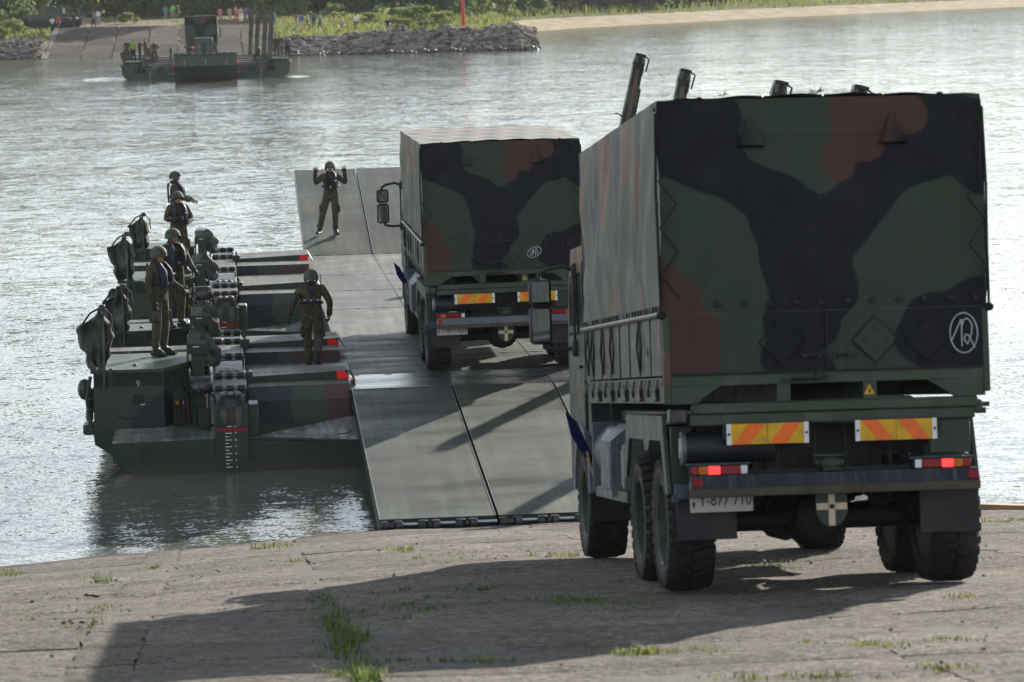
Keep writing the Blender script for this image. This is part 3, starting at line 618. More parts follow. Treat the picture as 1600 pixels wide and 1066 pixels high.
WR, WW = .545, .38
paint('rim_green', (.034, .048, .036), .6, dirt=(.09, .085, .075))
def wheel_meshes():
    tb = MB('rubber_wall', 'rubber'); w_ = WW/2
    tb.lathe([(-w_*.86, .335), (-w_*.98, .38), (-w_, .43), (-w_*.95, .485), (-w_*.80, .512), (w_*.80, .512), (w_*.95, .485), (w_, .43), (w_*.98, .38), (w_*.86, .335)], (0, 0, 0), 'x', 44, False)
    tb.m('rubber'); N = 30
    for k in range(N):
        for sd in (-1, 1):
            a0 = 2*math.pi*(k+(.5 if sd > 0 else 0))/N; sw = .09
            def pt(x, a, r): return (x, r*math.cos(a), r*math.sin(a))
            for (xa, xb, da, db) in ((.008, w_*.60, sw, .02), (w_*.56, w_*1.0, .02, .03)):
                wd = .062; vs = []
                for r in (.50, WR):
                    q = (.0 if r > .51 else .012); rr = r if xb < w_*.9 else r-.004
                    for (x, a) in ((xa, a0+da-wd), (xa, a0+da+wd), (xb, a0+db+wd), (xb, a0+db-wd)): vs.append(pt(sd*(x), a, rr if x < w_*.99 else (rr-.02 if r > .51 else .46)))
                tb.add(vs, [(0, 1, 2, 3), (4, 5, 6, 7), (0, 1, 5, 4), (1, 2, 6, 5), (2, 3, 7, 6), (3, 0, 4, 7)])
    rb = MB('rim_green', 'steel_dark')
    rb.lathe([(-.165, .345), (-.18, .335), (-.165, .318), (-.02, .30), (.03, .285), (.04, .20), (.02, .16), (-.03, .15), (-.05, .09), (-.09, .085), (-.10, .04), (-.105, .002)], (0, 0, 0), 'x', 30, False); rb.lathe([(.165, .345), (.15, .31), (.06, .30), (.05, .1)], (0, 0, 0), 'x', 20)
    rb.m('steel_dark')
    for k in range(10): a = 2*math.pi*k/10; rb.cyl((-.0, .245*math.cos(a), .245*math.sin(a)), (.05, .245*math.cos(a), .245*math.sin(a)), .018, n=6)
    return tb.mesh('tyre'), rb.mesh('wheel')
TYRE, RIM = wheel_meshes()

def build_truck(name, label, loc, rot, lit):
    T = thing(name, label, 'army truck', loc, rot, None)
    hw = 1.29
    # chassis -------------------------------------------------------
    m = MB('chassis_black')
    for s in (-1, 1): m.box(s*.38, s*.46, -.55, 6.7, .80, 1.06)
    for y in (-.5, .2, 1.4, 2.6, 4.2, 5.6): m.box(-.38, .38, y, y+.1, .84, 1.02)
    m.box(-.34, .34, 4.7, 6.9, .62, 1.15); m.tube([(0, 4.8, .85), (0, 1.4, .72), (0, 0, .62)], .05, 8)
    for y in (0, 1.4):
        for s in (-1, 1): m.tube([(s*.52, y-.62, .74), (s*.52, y-.3, .66), (s*.52, y, .64), (s*.52, y+.3, .66), (s*.52, y+.62, .74)], .045, 5); m.cyl((s*.62, y-.12, .60), (s*.55, y-.15, 1.0), .05); m.box(s*.48, s*.60, y-.12, y+.12, .55, .74, .02)
    m.build('chassis', T)
    for y in (0, 1.4, 5.6):
        m = MB('chassis_black'); m.cyl((-1.0, y, WR-.08), (1.0, y, WR-.08), .085, n=12); ox = .0
        m.lathe([(-.22, .12), (-.14, .20), (0, .24), (.14, .20), (.22, .12)], (ox, y, WR-.08), 'x', 18); m.lathe([(-.30, .10), (-.24, .19), (.1, .21)], (ox, y, WR-.08), 'y', 16)
        for s in (-1, 1): m.cyl((s*.72, y-.16, WR+.02), (s*.88, y-.16, WR+.02), .13, n=14)
        m.build('axle', T)
    for y in (1.4, 0, 5.6):
        for s in (-1, 1):
            wob = obj('wheel', RIM, T, (s*1.07, y, WR-.08), (random.uniform(0, 6), 0, 0 if s < 0 else math.pi)); obj('tyre', TYRE, wob)
    # frame and body underside ---------------------------------------
    m = MB('green_paint'); y0 = -.80
    m.box(-1.08, 1.20, y0+.0, y0+.12, 1.345, 1.43, .012); m.box(-1.10, 1.18, y0+.03, y0+.10, 1.255, 1.345, .008); m.box(-.95, -.75, y0+.1, 5.0, 1.25, 1.36); m.box(.75, .95, y0+.1, 5.0, 1.25, 1.36); m.box(-.2, .12, y0+.02, y0+.04, 1.27, 1.33)
    m.build('rear_crossbeam', T)
    m = MB('steel_dark'); m.box(1.17, 1.24, y0+.02, y0+.14, 1.30, 1.40, .01); m.cyl((1.2, y0+.05, 1.36), (1.30, y0+.05, 1.36), .02); m.cyl((1.2, y0+.1, 1.31), (1.28, y0+.1, 1.31), .025); m.cyl((-1.2, y0+.08, 1.36), (-1.06, y0+.08, 1.36), .03); m.box(-1.26, -1.12, y0+.03, y0+.2, 1.28, 1.39, .012); split_build(m, 'twist_lock', T)
    # flat rack end with its three openings
    m = MB('green_paint'); ye = -.80
    m.box(-hw+.02, hw-.02, ye, ye+.08, 1.565, 1.655, .006)
    for (a, b) in ((-hw+.03, -1.05), (-.405, -.30), (.285, .39), (1.02, hw-.03)): m.box(a, b, ye, ye+.08, 1.43, 1.567)
    m.prism([(-1.05, 1.43), (-.86, 1.566), (-1.05, 1.566)], 'y', ye+.003, ye+.077); m.prism([(1.02, 1.43), (1.02, 1.566), (.80, 1.566)], 'y', ye+.003, ye+.077)
    m.box(-hw+.02, hw-.02, ye+.08, 4.85, 1.58, 1.645)
    for s in (-1, 1): m.box(s*.40, s*.30, ye+.08, 4.85, 1.43, 1.58)
    for s in (-1, 1): m.box(s*1.24, s*1.16, ye+.1, 4.85, 1.44, 1.58)
    fr = m.build('flat_rack', T)
    m = MB('yellow'); m.prism([(.33-.045, 1.465), (.33+.045, 1.465), (.33, 1.545)], 'y', ye-.004, ye+.001); wt = m.build('warning_triangle', fr)
    m = MB('ink'); m.prism([(.33-.012, 1.478), (.33+.012, 1.478), (.335, 1.515)], 'y', ye-.007, ye-.0045); m.build('symbol', fr)
    m = MB('steel_dark')
    for s in (-1, 1):
        for k in range(11):
            y = -.5+k*.5
            m.box(s*1.275, s*1.235, y, y+.12, 1.585, 1.645, .01); m.tube([(s*1.285, y+.2, 1.63), (s*1.30, y+.2, 1.55), (s*1.285, y+.28, 1.50)], .014, 5)
            if k % 2: m.box(s*1.27, s*1.235, y-.05, y+.22, 1.455, 1.56, .01)
    struct(m.build('lashing_points', T), 'stuff')
    # dropside walls
    def rear_gate(u, v): x = -hw+2*hw*u; z = 1.66+.475*v; return np.stack([x, np.full_like(x, ye+.0)-.012*(np.abs(np.sin((x+.3)*11)) > .96), z], 1)
    fgrid('tailgate', 'gate_paint', rear_gate, 250, 44, rear_cols, T)
    m = MB('steel_dark', 'black_paint')
    m.box(-hw, hw, ye+.006, ye+.05, 1.655, 2.14)
    m.build('tailgate_frame', T)
    m = MB('camo_steel'); m.box(-hw-.012, -hw+.045, ye-.015, ye+.06, 1.43, 2.13, .01); m.box(hw-.045, hw+.012, ye-.015, ye+.06, 1.46, 2.13, .01); m.m('chassis_black'); m.box(-.006, .006, ye-.018, ye, 1.66, 2.135); m.box(-hw+.06, hw-.06, ye-.02, ye, 1.652, 1.668); m.build('corner_post', T)
    for (x, z, r) in ((-.36, 1.895, .175), (.385, 1.895, .18), (.80, 1.89, .175)):
        ph_ = fgrid('placard_holder', 'gate_paint', lambda u, v: np.stack([x+r*(u-v), np.full_like(u, ye-.024), z+r*(u+v-1)], 1), 14, 14, rear_cols, T)
        m = MB('gate_dark'); m.tube([(x-r, ye-.016, z), (x, ye-.016, z-r), (x+r, ye-.016, z), (x, ye-.016, z+r), (x-r, ye-.016, z)], .009, 4); m.m('ink')
        for (dx, dz) in ((-.5, 0), (.5, 0), (0, .5), (0, -.5)): m.cyl((x+dx*r, ye-.022, z+dz*r), (x+dx*r, ye-.030, z+dz*r), .012, n=6)
        struct(m.build('placard_rim', ph_), 'stuff')
    m = MB('black_paint', 'steel_dark'); m.cyl((-.19, ye-.03, 1.785), (-.06, ye-.03, 1.785), .013, n=6); m.box(-.20, -.17, ye-.04, ye, 1.765, 1.80); m.box(-.08, -.05, ye-.04, ye, 1.765, 1.80); m.cyl((.05, ye-.03, 1.785), (.22, ye-.03, 1.785), .013, n=6); m.box(.04, .07, ye-.04, ye, 1.76, 1.80); m.box(.16, .2, ye-.045, ye, 1.765, 1.805)
    m.box(-.38, -.04, ye-.03, ye, 1.585, 1.60); m.cyl((-.30, ye-.04, 1.605), (-.04, ye-.04, 1.605), .016, n=6); m.box(-.10, -.085, ye-.06, ye, 1.59, 1.65); m.box(-.04, 0, ye-.05, ye, 1.60, 1.63); split_build(m, 'latch', T)
    for s in (-1, 1):
        m = MB('side_steel'); m.box(s*hw, s*(hw-.04), ye+.06, 4.83, 1.66, 2.13)
        for y in np.linspace(ye+.1, 4.75, 9): m.box(s*(hw+.012), s*hw, y, y+.05, 1.665, 2.125)
        sw = m.build('drop_side', T)
        m = MB('black_paint')
        for y in (.6, 2.5, 3.2, 4.0, 4.4): m.tube([(s*(hw+.016), y, 2.12), (s*(hw+.02), y+.15, 1.90), (s*(hw+.016), y, 1.70), (s*(hw+.02), y-.15, 1.90), (s*(hw+.016), y, 2.12)], .009, 4)
        m.cyl((s*(hw+.012), .1, 1.86), (s*(hw+.02), .1, 1.86), .035); split_build(m, 'rope', sw)
    # tarpaulin ------------------------------------------------------
    tz0, tz1, ty0, ty1 = 2.14, 3.82, -.815, 4.80
    def rear_t(u, v):
        x = -hw+2*hw*u; z = tz0+(tz1-tz0)*v; e = np.minimum(np.minimum(u, 1-u)*2.5, 1)
        y = ty0+.02-.018*np.sin(u*math.pi)*np.sin(v*math.pi*.9+.3)+.009*np.sin(u*19+v*3+np.sin(v*7))*v*(1-v)*4+.010*np.sin((u*1.6+v)*9)*np.exp(-((v-.85)/.2)**2)+.010*np.exp(-((x+1.03-(z-2.2)*.6)/.03)**2)*np.exp(-((z-2.3)/.22)**2)-.012*np.exp(-((u-.498)/.004)**2)+.004*np.sin(z*46+2*np.sin(x*2))*np.exp(-((v-.97)/.03)**2)
        y = y-.008*np.exp(-((z-3.54)/.01)**2)*(u > .2)*(u < .8)+.014*np.sin(x*17+1.5*np.sin(z*2.1)+.5)*np.exp(-((v-.12)/.16)**2)*(.4+.6*np.sin(x*2.3+1)**2)+.016*np.sin((x*1.1-z)*8.5)*np.exp(-((x+.95)/.35)**2)*np.exp(-((z-3.35)/.35)**2)+.016*np.sin((x*1.2+z)*8)*np.exp(-((x-.95)/.35)**2)*np.exp(-((z-3.2)/.5)**2)-.010*np.exp(-((np.abs(x)-.62)/.006)**2)
        x = x+.012*np.sign(u-.5)*np.sin(v*math.pi*3.0)*(np.abs(u-.5)*2)**6+np.where(u > .5, .03*np.sin(v*math.pi)*((u-.5)*2)**8, 0)
        return np.stack([x, y, z], 1)
    tp = fgrid('tarpaulin', 'tarp', rear_t, 230, 150, rear_cols, T)
    ph = NR.uniform(0, 6, 8)
    def mk_side(s):
        def fn(u, v):
            y = ty0+.02+(ty1-ty0-.02)*u; z = tz0-.0+(tz1-tz0)*v
            yy = y+.10*np.sin(z*1.7+ph[4])+.06*np.sin(z*3.9+y*1.3+ph[5]); hang = 1.15-.5*v
            w_ = .034*np.sin(yy*4.3+1.9*np.sin(z*1.2+ph[0])+.8*np.sin(y*1.7))*hang+.024*np.sin(yy*9.1-2.4*np.sin(z*1.6+y*.8+ph[1]))+.011*np.sin(yy*21+2.2*np.sin(z*2.9+ph[2]))*np.sin(y*1.9+ph[3])+.012*np.sin(z*5+y*2.2)
            w_ += .03*np.sin((y*.55+z*1.1)*4.2+ph[3])*np.sin(v*math.pi)*np.sin(y*.9+ph[6])+.016*np.sin((z-y*.7)*9+ph[7])*np.exp(-((z-2.5)/.3)**2)
            en = np.sin(np.clip(v, 0, 1)*math.pi)**.5*(.35+.65*np.sin(u*math.pi)**.4)
            x = s*(hw+.004+w_*en+.022*np.sin(v*math.pi)*np.sin(u*math.pi*3)**2); return np.stack([x, y, z], 1)
        return fn
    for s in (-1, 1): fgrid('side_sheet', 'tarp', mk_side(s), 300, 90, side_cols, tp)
    def roof(u, v): x = -hw+2*hw*u; y = ty0+.02+(ty1-ty0-.02)*v; return np.stack([x, y, tz1+.03*np.sin(u*math.pi)-.025*np.abs(np.sin(v*math.pi*4))*np.sin(u*math.pi)+.006*np.sin(x*14+y*3)], 1)
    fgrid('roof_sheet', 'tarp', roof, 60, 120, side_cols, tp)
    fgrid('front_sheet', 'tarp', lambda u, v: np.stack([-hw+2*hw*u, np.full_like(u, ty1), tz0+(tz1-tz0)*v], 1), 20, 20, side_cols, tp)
    m = MB('tarp')
    for (px, py) in ((1172, 238), (1400, 230)):
        x, z = pxc(px, py); m.add([(x-.115, ty0-.005, z), (x+.115, ty0-.005, z), (x+.09, ty0-.085, z+.015), (x-.09, ty0-.085, z+.015), (x+.01, ty0-.008, z+.26), (x-.01, ty0-.008, z+.26)], [(0, 1, 2, 3), (3, 2, 4, 5), (0, 3, 5), (1, 4, 2)])
    for vf in split_build(m, 'vent_flap', T): attr_paint(vf.data, rear_cols(np.array([v.co[:] for v in vf.data.vertices]))*.8)
    m = MB('ink')
    for k in range(11):
        x = -.86+k*.206+(0.01 if k % 2 else 0); z = 2.205
        if k % 2: m.box(x-.028, x+.028, ty0-.012, ty0+.005, z-.012, z+.016, .004)
        else: m.lathe([(-.012, .024), (.004, .028)], (x, ty0, z), 'y', 8)
    for s in (-1, 1):
        for k in range(30): y = ty0+.15+k*.185; m.box(s*(hw+.022), s*(hw), y, y+.05, 2.15, 2.21)
    for k in range(6): m.cyl((-hw-.012, ty0+.03, 2.5+k*.25), (-hw-.03, ty0+.03, 2.5+k*.25), .018, n=6)
    for k in range(5): x = -.95+k*.48; m.ell((x, ty0+.0, 3.83), (.03, .02, .014), 6, 4)
    struct(m.build('eyelets', T), 'stuff')
    m = MB('rope')
    for s in (-1, 1):
        pts = []; zz = 3.74
        for k in range(9): pts.append((s*(hw-.13) if k % 2 == 0 else s*(hw+.01), ty0-.014, zz)); zz -= .185
        m.tube(pts, .0075, 5); m.tube([(s*(hw+.015), ty0+.012, 3.72), (s*(hw+.03), ty0+.012, 3.1), (s*(hw+.022), ty0+.012, 2.6), (s*(hw+.02), ty0, 2.15)], .012, 5)
        m.ell((s*(hw+.02), ty0, 2.13), (.04, .04, .035), 8, 5)
    split_build(m, 'lacing_cord', T)
    m = MB('galv')
    for s in (-1, 1): m.cyl((s*(hw+.02), ty0+.06, 2.14), (s*(hw+.02), ty1, 2.14), .022, n=8)
    m.build('tarp_rail', T)
    # rear end: boards, lamps, bumper --------------------------------
    for i, (xa, sg) in enumerate(((-.82, 1), (.205, -1))):
        for j in range(2):
            x0 = xa+j*.326; m = MB('yellow'); yb = -.83; z0, z1 = 1.10, 1.262
            m.box(x0, x0+.322, yb, yb+.012, z0, z1); m.m('white_paint'); m.box(*((x0-.002, x0+.035) if j == 0 else (x0+.287, x0+.324)), yb-.003, yb+.010, z0-.002, z1+.002)
            m.m('ink'); xb = x0+.016 if j == 0 else x0+.306; m.cyl((xb, yb-.008, (z0+z1)/2), (xb, yb, (z0+z1)/2), .011, n=8)
            m.m('orange'); xs = x0+(.04 if j == 0 else .002); x1 = xs+.282
            lo, hi = xs+.01, xs+.135; sh = .125
            if sg > 0: m.prism([(lo, z0+.001), (lo+.13, z0+.001), (lo+.13+sh, z1-.001), (lo+sh, z1-.001)], 'y', yb-.003, yb-.0005)
            else: m.prism([(lo+sh, z0+.001), (lo+.13+sh, z0+.001), (lo+.13, z1-.001), (lo, z1-.001)], 'y', yb-.003, yb-.0005)
            m.build('chevron_board', T)
    m = MB('chassis_black'); m.box(-.85, -.15, -.817, -.79, 1.14, 1.27); m.box(.2, .88, -.817, -.79, 1.14, 1.27); m.box(-1.0, 1.05, -.52, -.44, .98, 1.24); m.box(-1.05, 1.08, -.76, -.66, .84, .90)
    for x in (-.4, -.1, .15, .5): m.cyl((x, -.72, .85), (x, -.66, 1.22), .014, n=5)
    m.build('rear_subframe', T)
    m = MB('dark_green'); m.box(.80, 1.135, -.78, -.74, .98, 1.25, .01); m.box(.78, 1.08, -.70, -.3, .90, 1.05); m.box(-1.22, -1.06, -.5, -.44, .70, 1.25); split_build(m, 'side_plate', T)
    m = MB('black_paint', 'steel_bright'); m.cyl((-1.13, -.62, 1.08), (-.42, -.62, 1.08), .125, n=20); m.m('galv').cyl((-1.16, -.62, 1.08), (-1.13, -.62, 1.08), .135, n=20); m.m('steel_bright').box(-1.175, -1.155, -.70, -.60, 1.0, 1.16, .006); m.build('air_tank', T)
    m = MB('dark_green', 'steel_dark'); m.box(-.12, .12, -.80, -.62, .90, .97, .02); m.box(-.14, .1, -.84, -.78, .985, 1.005, .004); m.ell((0, -.82, .93), (.09, .07, .06), 10, 6); m.cyl((0, -.88, .93), (0, -.7, .93), .04); m.box(-.07, .07, -.87, -.83, .87, .90, .01); m.build('tow_hitch', T)
    m = MB('bumper_blue', 'bumper_mud'); yb = -.93
    m.prism([(yb+.05, .865), (yb, .765), (yb+.10, .762), (yb+.15, .865)], 'x', -1.12, 1.165); m.m('bumper_mud'); m.prism([(yb+.002, .763), (yb+.012, .70), (yb+.12, .69), (yb+.12, .763)], 'x', -1.128, 1.17)
    bp = m.build('bumper', T)
    for x in (-1.11, 1.08): m = MB('red_lens'); m.prism([(yb+.035, .845), (yb+.008, .785), (yb+.02, .785), (yb+.05, .845)], 'x', x, x+.075); rf = m.build('reflector', bp); rf.location.y = -.006
    m = MB('bluegrey_dark'); m.box(-1.23, -1.09, -.74, -.70, .68, .80, .006); m.box(-1.25, -1.2, -.72, -.69, .66, .72); m.build('lamp_bracket', T)
    for s in (-1, 1):
        lamp = thing_part('tail_lamp', T); m = MB('chassis_black'); x0, x1 = (-1.115, -.66) if s < 0 else (.66, 1.12)
        m.box(x0-.01, x1+.01, -.82, -.74, .866, .945, .008); hb = m.build('tail_lamp_housing', lamp)
        segs = [(0, .06, 'red_lens'), (.06, .14, 'amber_lens'), (.14, .235, 'lit_red' if lit else 'red_lens'), (.235, .395, 'red_lens'), (.395, .45, 'white_paint')]
        for (a, b, mt) in segs:
            xa, xb = (x0+a, x0+b) if s < 0 else (x1-b, x1-a); m = MB(mt); m.box(xa+.002, xb-.002, -.835, -.822, .872, .938, .003); m.build('lamp_lens', lamp)
        m = MB('bluegrey_dark'); m.box(x0-.03, x1+.02, -.835, -.74, .948, .96); m.build('lamp_cover', lamp)
    pl = MB('plate_white'); pl.box(-1.125, -.625, -.80, -.79, .575, .82, .004); plate = pl.build('number_plate', T)
    # mud flaps, shield
    for s in (-1, 1): m = MB('flap_rubber'); m.box(s*1.215, s*.735, -.66, -.64, .36, .70, .006); m.box(s*1.215, s*.735, -.665, -.635, .355, .375); m.build('mud_flap', T)
    m = MB('dark_green'); sh = [(-.125, .72), (.125, .72), (.125, .54), (.09, .47), (.035, .435), (-.035, .435), (-.09, .47), (-.125, .54)]; m.prism(sh, 'y', -.80, -.785); shd = m.build('shield', T)
    m = MB('cream'); m.box(-.026, .026, -.806, -.8005, .44, .72); m.box(-.122, -.03, -.805, -.8005, .565, .618); m.box(.03, .122, -.805, -.8005, .565, .618); m.build('cross', shd); m = MB('ink'); m.lathe([(-.006, .02), (.004, .02)], (0, -.808, .591), 'y', 10); m.build('boss', shd)
    # wing frames over the tandem axle
    for s in (-1, 1):
        m = MB('green_paint'); P = [(-.52, .72), (-.40, .72), (-.18, 1.14), (.50, 1.14), (.60, 1.05), (.80, 1.05), (.90, 1.14), (1.85, 1.14), (2.10, .80), (2.22, .80), (2.0, 1.34), (-.30, 1.34)]
        m.prism(P, 'x', s*1.262, s*1.23); m.box(s*1.245, s*.80, -.28, 1.98, 1.315, 1.338); m.build('wing_frame', T)
    # equipment between the axles
    m = MB('bluegrey_dark', 'bluegrey'); m.lathe([(-.02, .24), (0, .28), (1.15, .28), (1.17, .24)], (-.98, 3.35, .98), 'y', 22); m.m('bluegrey'); m.lathe([(-.03, .25), (.06, .285)], (-.98, 4.46, .98), 'y', 22); m.box(-1.27, -.85, 4.56, 4.62, .62, 1.26, .01); m.build('fuel_tank', T)
    m = MB('bluegrey'); m.prism([(-1.29, .60), (-1.29, 1.10), (-1.10, 1.25), (-.85, 1.25), (-.85, .60)], 'y', 2.95, 3.75); m.box(-1.30, -1.285, 3.0, 3.7, .66, 1.05, .008); m.box(-1.24, -.90, 2.935, 2.95, .66, 1.10, .005); m.build('tool_box', T)
    m = MB('galv', 'steel_dark'); m.cyl((-1.12, 2.72, .70), (-1.12, 2.72, 1.02), .11, n=14); m.box(-1.24, -1.0, 2.42, 2.56, .66, 1.08, .02); m.m('steel_dark').cyl((-1.12, 2.72, 1.02), (-1.12, 2.72, 1.06), .07); m.tube([(-1.12, 2.6, .72), (-1.16, 2.65, .66), (-1.1, 2.8, .63)], .02); m.build('filter_canister', T)
    m = MB('green_paint'); m.box(-1.25, -1.21, 2.2, 4.6, .56, .66, .006); m.build('side_guard', T)
    m = MB('bluegrey_dark'); m.lathe([(0, .26), (1.3, .26)], (.95, 3.0, .95), 'y', 18); m.build('air_cleaner', T)
    m = MB('camo_steel'); m.box(-1.05, 1.05, 4.86, 5.0, 1.2, 2.2, .02); m.box(-.4, .4, 4.87, 5.02, 2.2, 3.1, .03); m.build('rear_rack', T)
    # cab ------------------------------------------------------------
    cy0, cy1 = 5.02, 6.92
    m = MB('camo_cab'); prof = [(cy0, 1.12), (cy0, 2.86), (cy0+.12, 2.98), (cy1-.45, 2.98), (cy1-.12, 2.30), (cy1, 2.05), (cy1, .72), (cy1-.25, .62), (6.25, .72), (6.22, 1.12), (5.0, 1.12)]
    m.prism(prof, 'x', -1.22, 1.22); cab = m.build('cab', T)
    for s in (-1, 1):
        m = MB('camo_cab'); m.prism([(5.32, 1.15), (5.32, 2.82), (6.38, 2.82), (6.62, 2.25), (6.62, 1.15)], 'x', s*1.225, s*1.245); dr = m.build('cab_door', cab)
        m = MB('glass'); m.prism([(5.40, 2.12), (5.40, 2.72), (6.33, 2.72), (6.52, 2.20), (6.52, 2.12)], 'x', s*1.2455, s*1.25); m.build('door_window', dr) if False else obj('door_window', m.mesh('door_window'), cab)
        m = MB('chassis_black'); m.box(s*1.246, s*1.275, 5.42, 5.55, 1.78, 1.81, .006); obj('door_handle', m.mesh('door_handle'), cab)
        m = MB('bluegrey', 'chassis_black'); ring = []
        for k in range(9): a = math.pi*k/8; ring.append((5.6-.72*math.cos(a), .58+.66*math.sin(a)))
        inner = [(5.6+(.60)*math.cos(math.pi*k/8), .58+.56*math.sin(math.pi*k/8)) for k in range(9)]
        m.prism(ring+inner, 'x', s*1.27, s*.86); m.m('chassis_black').box(s*1.26, s*.84, 4.94, 4.97, .30, .85); m.build('front_wing', T)
        arm = MB('black_paint'); x0 = s*1.24; xm = s*1.60; ym = 5.95
        arm.tube([(x0, ym-.1, 2.74), (s*1.36, ym-.1, 2.80), (s*1.52, ym-.05, 2.77), (xm, ym, 2.72), (xm, ym, 2.66)], .026, 6); arm.tube([(x0, ym-.1, 1.98), (s*1.45, ym-.05, 1.98), (xm-s*.04, ym, 2.0), (xm-s*.04, ym, 2.06)], .026, 6); arm.box(x0-s*.02, x0+s*.06, ym-.16, ym-.05, 1.90, 2.06, .02); arm.box(x0-s*.02, x0+s*.05, ym-.16, ym-.05, 2.68, 2.82, .02); arm.cyl((x0+s*.03, ym-.12, 2.0), (x0+s*.03, ym-.12, 2.75), .014)
        mi = arm.build('mirror_arm', T)
        for (za, zb_) in ((2.42, 2.68), (2.03, 2.41)):
            m = MB('black_paint', 'mirror'); m.box(xm-s*.12, xm+s*.10, ym-.03, ym+.09, za, zb_, .035); m.m('mirror').box(xm-s*.095, xm+s*.075, ym-.036, ym-.031, za+.03, zb_-.03); m.build('mirror', mi)
    m = MB('glass'); m.box(-.9, .9, cy0-.012, cy0-.002, 2.2, 2.7); m.build('rear_window', T)
    m = MB('camo_cab'); m.box(-.8, .8, 5.3, 6.2, 2.98, 3.06, .03); m.cyl((.9, 5.2, 2.9), (.9, 5.2, 3.5), .012); m.build('roof_hatch', T)
    # blue convoy flag
    m = MB('flag_blue'); a = Vector((-1.42, 4.95, 1.42))
    fl = [(-1.48, 4.95, 1.36), (-1.38, 4.95, 1.26), (-1.28, 4.92, 1.02), (-1.24, 4.88, .90)]; fl2 = [(-1.44, 4.90, 1.14), (-1.36, 4.88, 1.00), (-1.27, 4.86, .88), (-1.23, 4.86, .80)]
    vs = [Vector(p) for p in fl]+[Vector(p) for p in fl2]; vs += [v+Vector((.012, .012, 0)) for v in vs]
    m.add(vs, [(0, 1, 5, 4), (1, 2, 6, 5), (2, 3, 7, 6), (8, 9, 13, 12), (9, 10, 14, 13), (10, 11, 15, 14), (0, 4, 12, 8), (3, 7, 15, 11), (0, 1, 9, 8), (1, 2, 10, 9), (2, 3, 11, 10), (4, 5, 13, 12), (5, 6, 14, 13), (6, 7, 15, 14)]); flg = m.build('convoy_flag', T)
    m = MB('wood'); m.tube([(-1.29, 4.86, .98), (-1.27, 4.84, .86), (-1.22, 4.84, .70)], .014); m.build('flag_stick', flg)
    return T, plate
def thing_part(name, parent):
    o = bpy.data.objects.new(name, None); COL.objects.link(o); o.parent = parent; o.empty_display_size = .1; return o
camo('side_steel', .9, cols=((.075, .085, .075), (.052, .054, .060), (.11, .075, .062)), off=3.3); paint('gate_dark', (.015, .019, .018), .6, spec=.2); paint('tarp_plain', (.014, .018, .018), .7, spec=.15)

def handwriting(parent, strokes, mat, x0, z0, sc, wd, name='handwritten_number'):
    m = MB(mat)
    for st in strokes: m.ribbon([(x0+a*sc, z0+b*sc) for a, b in st], wd, -.826)
    return m.build(name, parent, smooth=False, recalc=False)
def circ(rx, ry, a0=0, a1=6.4, n=26, sk=0): return [(rx*math.cos(a0+(a1-a0)*k/n)+sk*math.sin(a0+(a1-a0)*k/n), ry*math.sin(a0+(a1-a0)*k/n)) for k in range(n+1)]
TW = [circ(.70, 1.0, 1.0, 7.5), [(-.60, -.32), (-.14, .64), (-.10, .66), (-.11, -.66)], [(-.08, .38), (.02, .66), (.16, .72), (.32, .62), (.43, .36), (.40, .02), (.30, -.30), (.18, -.56), (.05, -.40), (.02, -.24), (.09, -.09), (.22, -.12), (.36, -.36), (.54, -.74)]]
EL = [circ(.85, .72, .8, 7.2, sk=.3), [(-.55, -.45), (-.15, .40), (-.10, .44), (-.28, -.45)], [(-.18, -.25), (.25, .45), (.28, .48), (.12, -.45)], [(.5, .2), (.42, -.3)]]
slope = math.atan(.128)
truck1, plate1 = build_truck('army_truck', 'large camouflage army truck with handwritten 12 on its tailgate, backing lights on the slipway', (4.74, 25.8, 2.5), (-slope, R(.3), 0), True)
truck1['label'] = 'nearest army truck on the slipway with a circled 12 chalked on its tailgate'
truck2 = copy_tree(truck1); truck2.location = (4.62, 53.35, 1.079); truck2.scale = (1, 1, .96); truck2.rotation_euler = (R(-.4), R(-.4), 0); truck2['label'] = 'camouflage army truck on the ferry deck with a circled 11 chalked on its tailgate'
truck3 = copy_tree(truck2); truck3.location = (-.75, 270, 1.079); truck3['label'] = 'distant dark army truck standing on the ferry in mid river'
for tk in (truck1, truck2, truck3): tk['group'] = 'canvas covered army trucks'
for o in [o for o in bpy.data.objects if o.parent in (truck2, truck3)]:
    for ch in [c for c in bpy.data.objects if c.parent == o and c.name.startswith('lamp_lens')]:
        if ch.data.materials[0].name == 'lit_red': ch.data = ch.data.copy(); ch.data.materials[0] = MATS['red_lens']
    if o.name.startswith('bumper'):
        o.data = o.data.copy(); o.data.materials[0] = MATS['bluegrey']
handwriting(truck1, TW, 'chalk', *pxc(1514, 527), .158, .0105)
handwriting(truck2, EL, 'chalk', .50, 1.93, .125, .012)
def plate_text(parent, txt):
    lettering(txt, .135, 'ink', parent, (-.845, -.8015, .668), sx=.74)
    m = MB('ink'); m.box(-1.105, -1.085, -.802, -.8005, .60, .66); m.m('red_lens').box(-1.105, -1.085, -.802, -.8005, .635, .652); m.m('yellow').box(-1.105, -1.085, -.8022, -.8007, .603, .618); m.build('flag_mark', parent)
plate_text(plate1, 'Y-877 710')
for o in bpy.data.objects:
    if o.parent == truck2 and o.name.startswith('number_plate'): plate_text(o, 'Y-877 655')

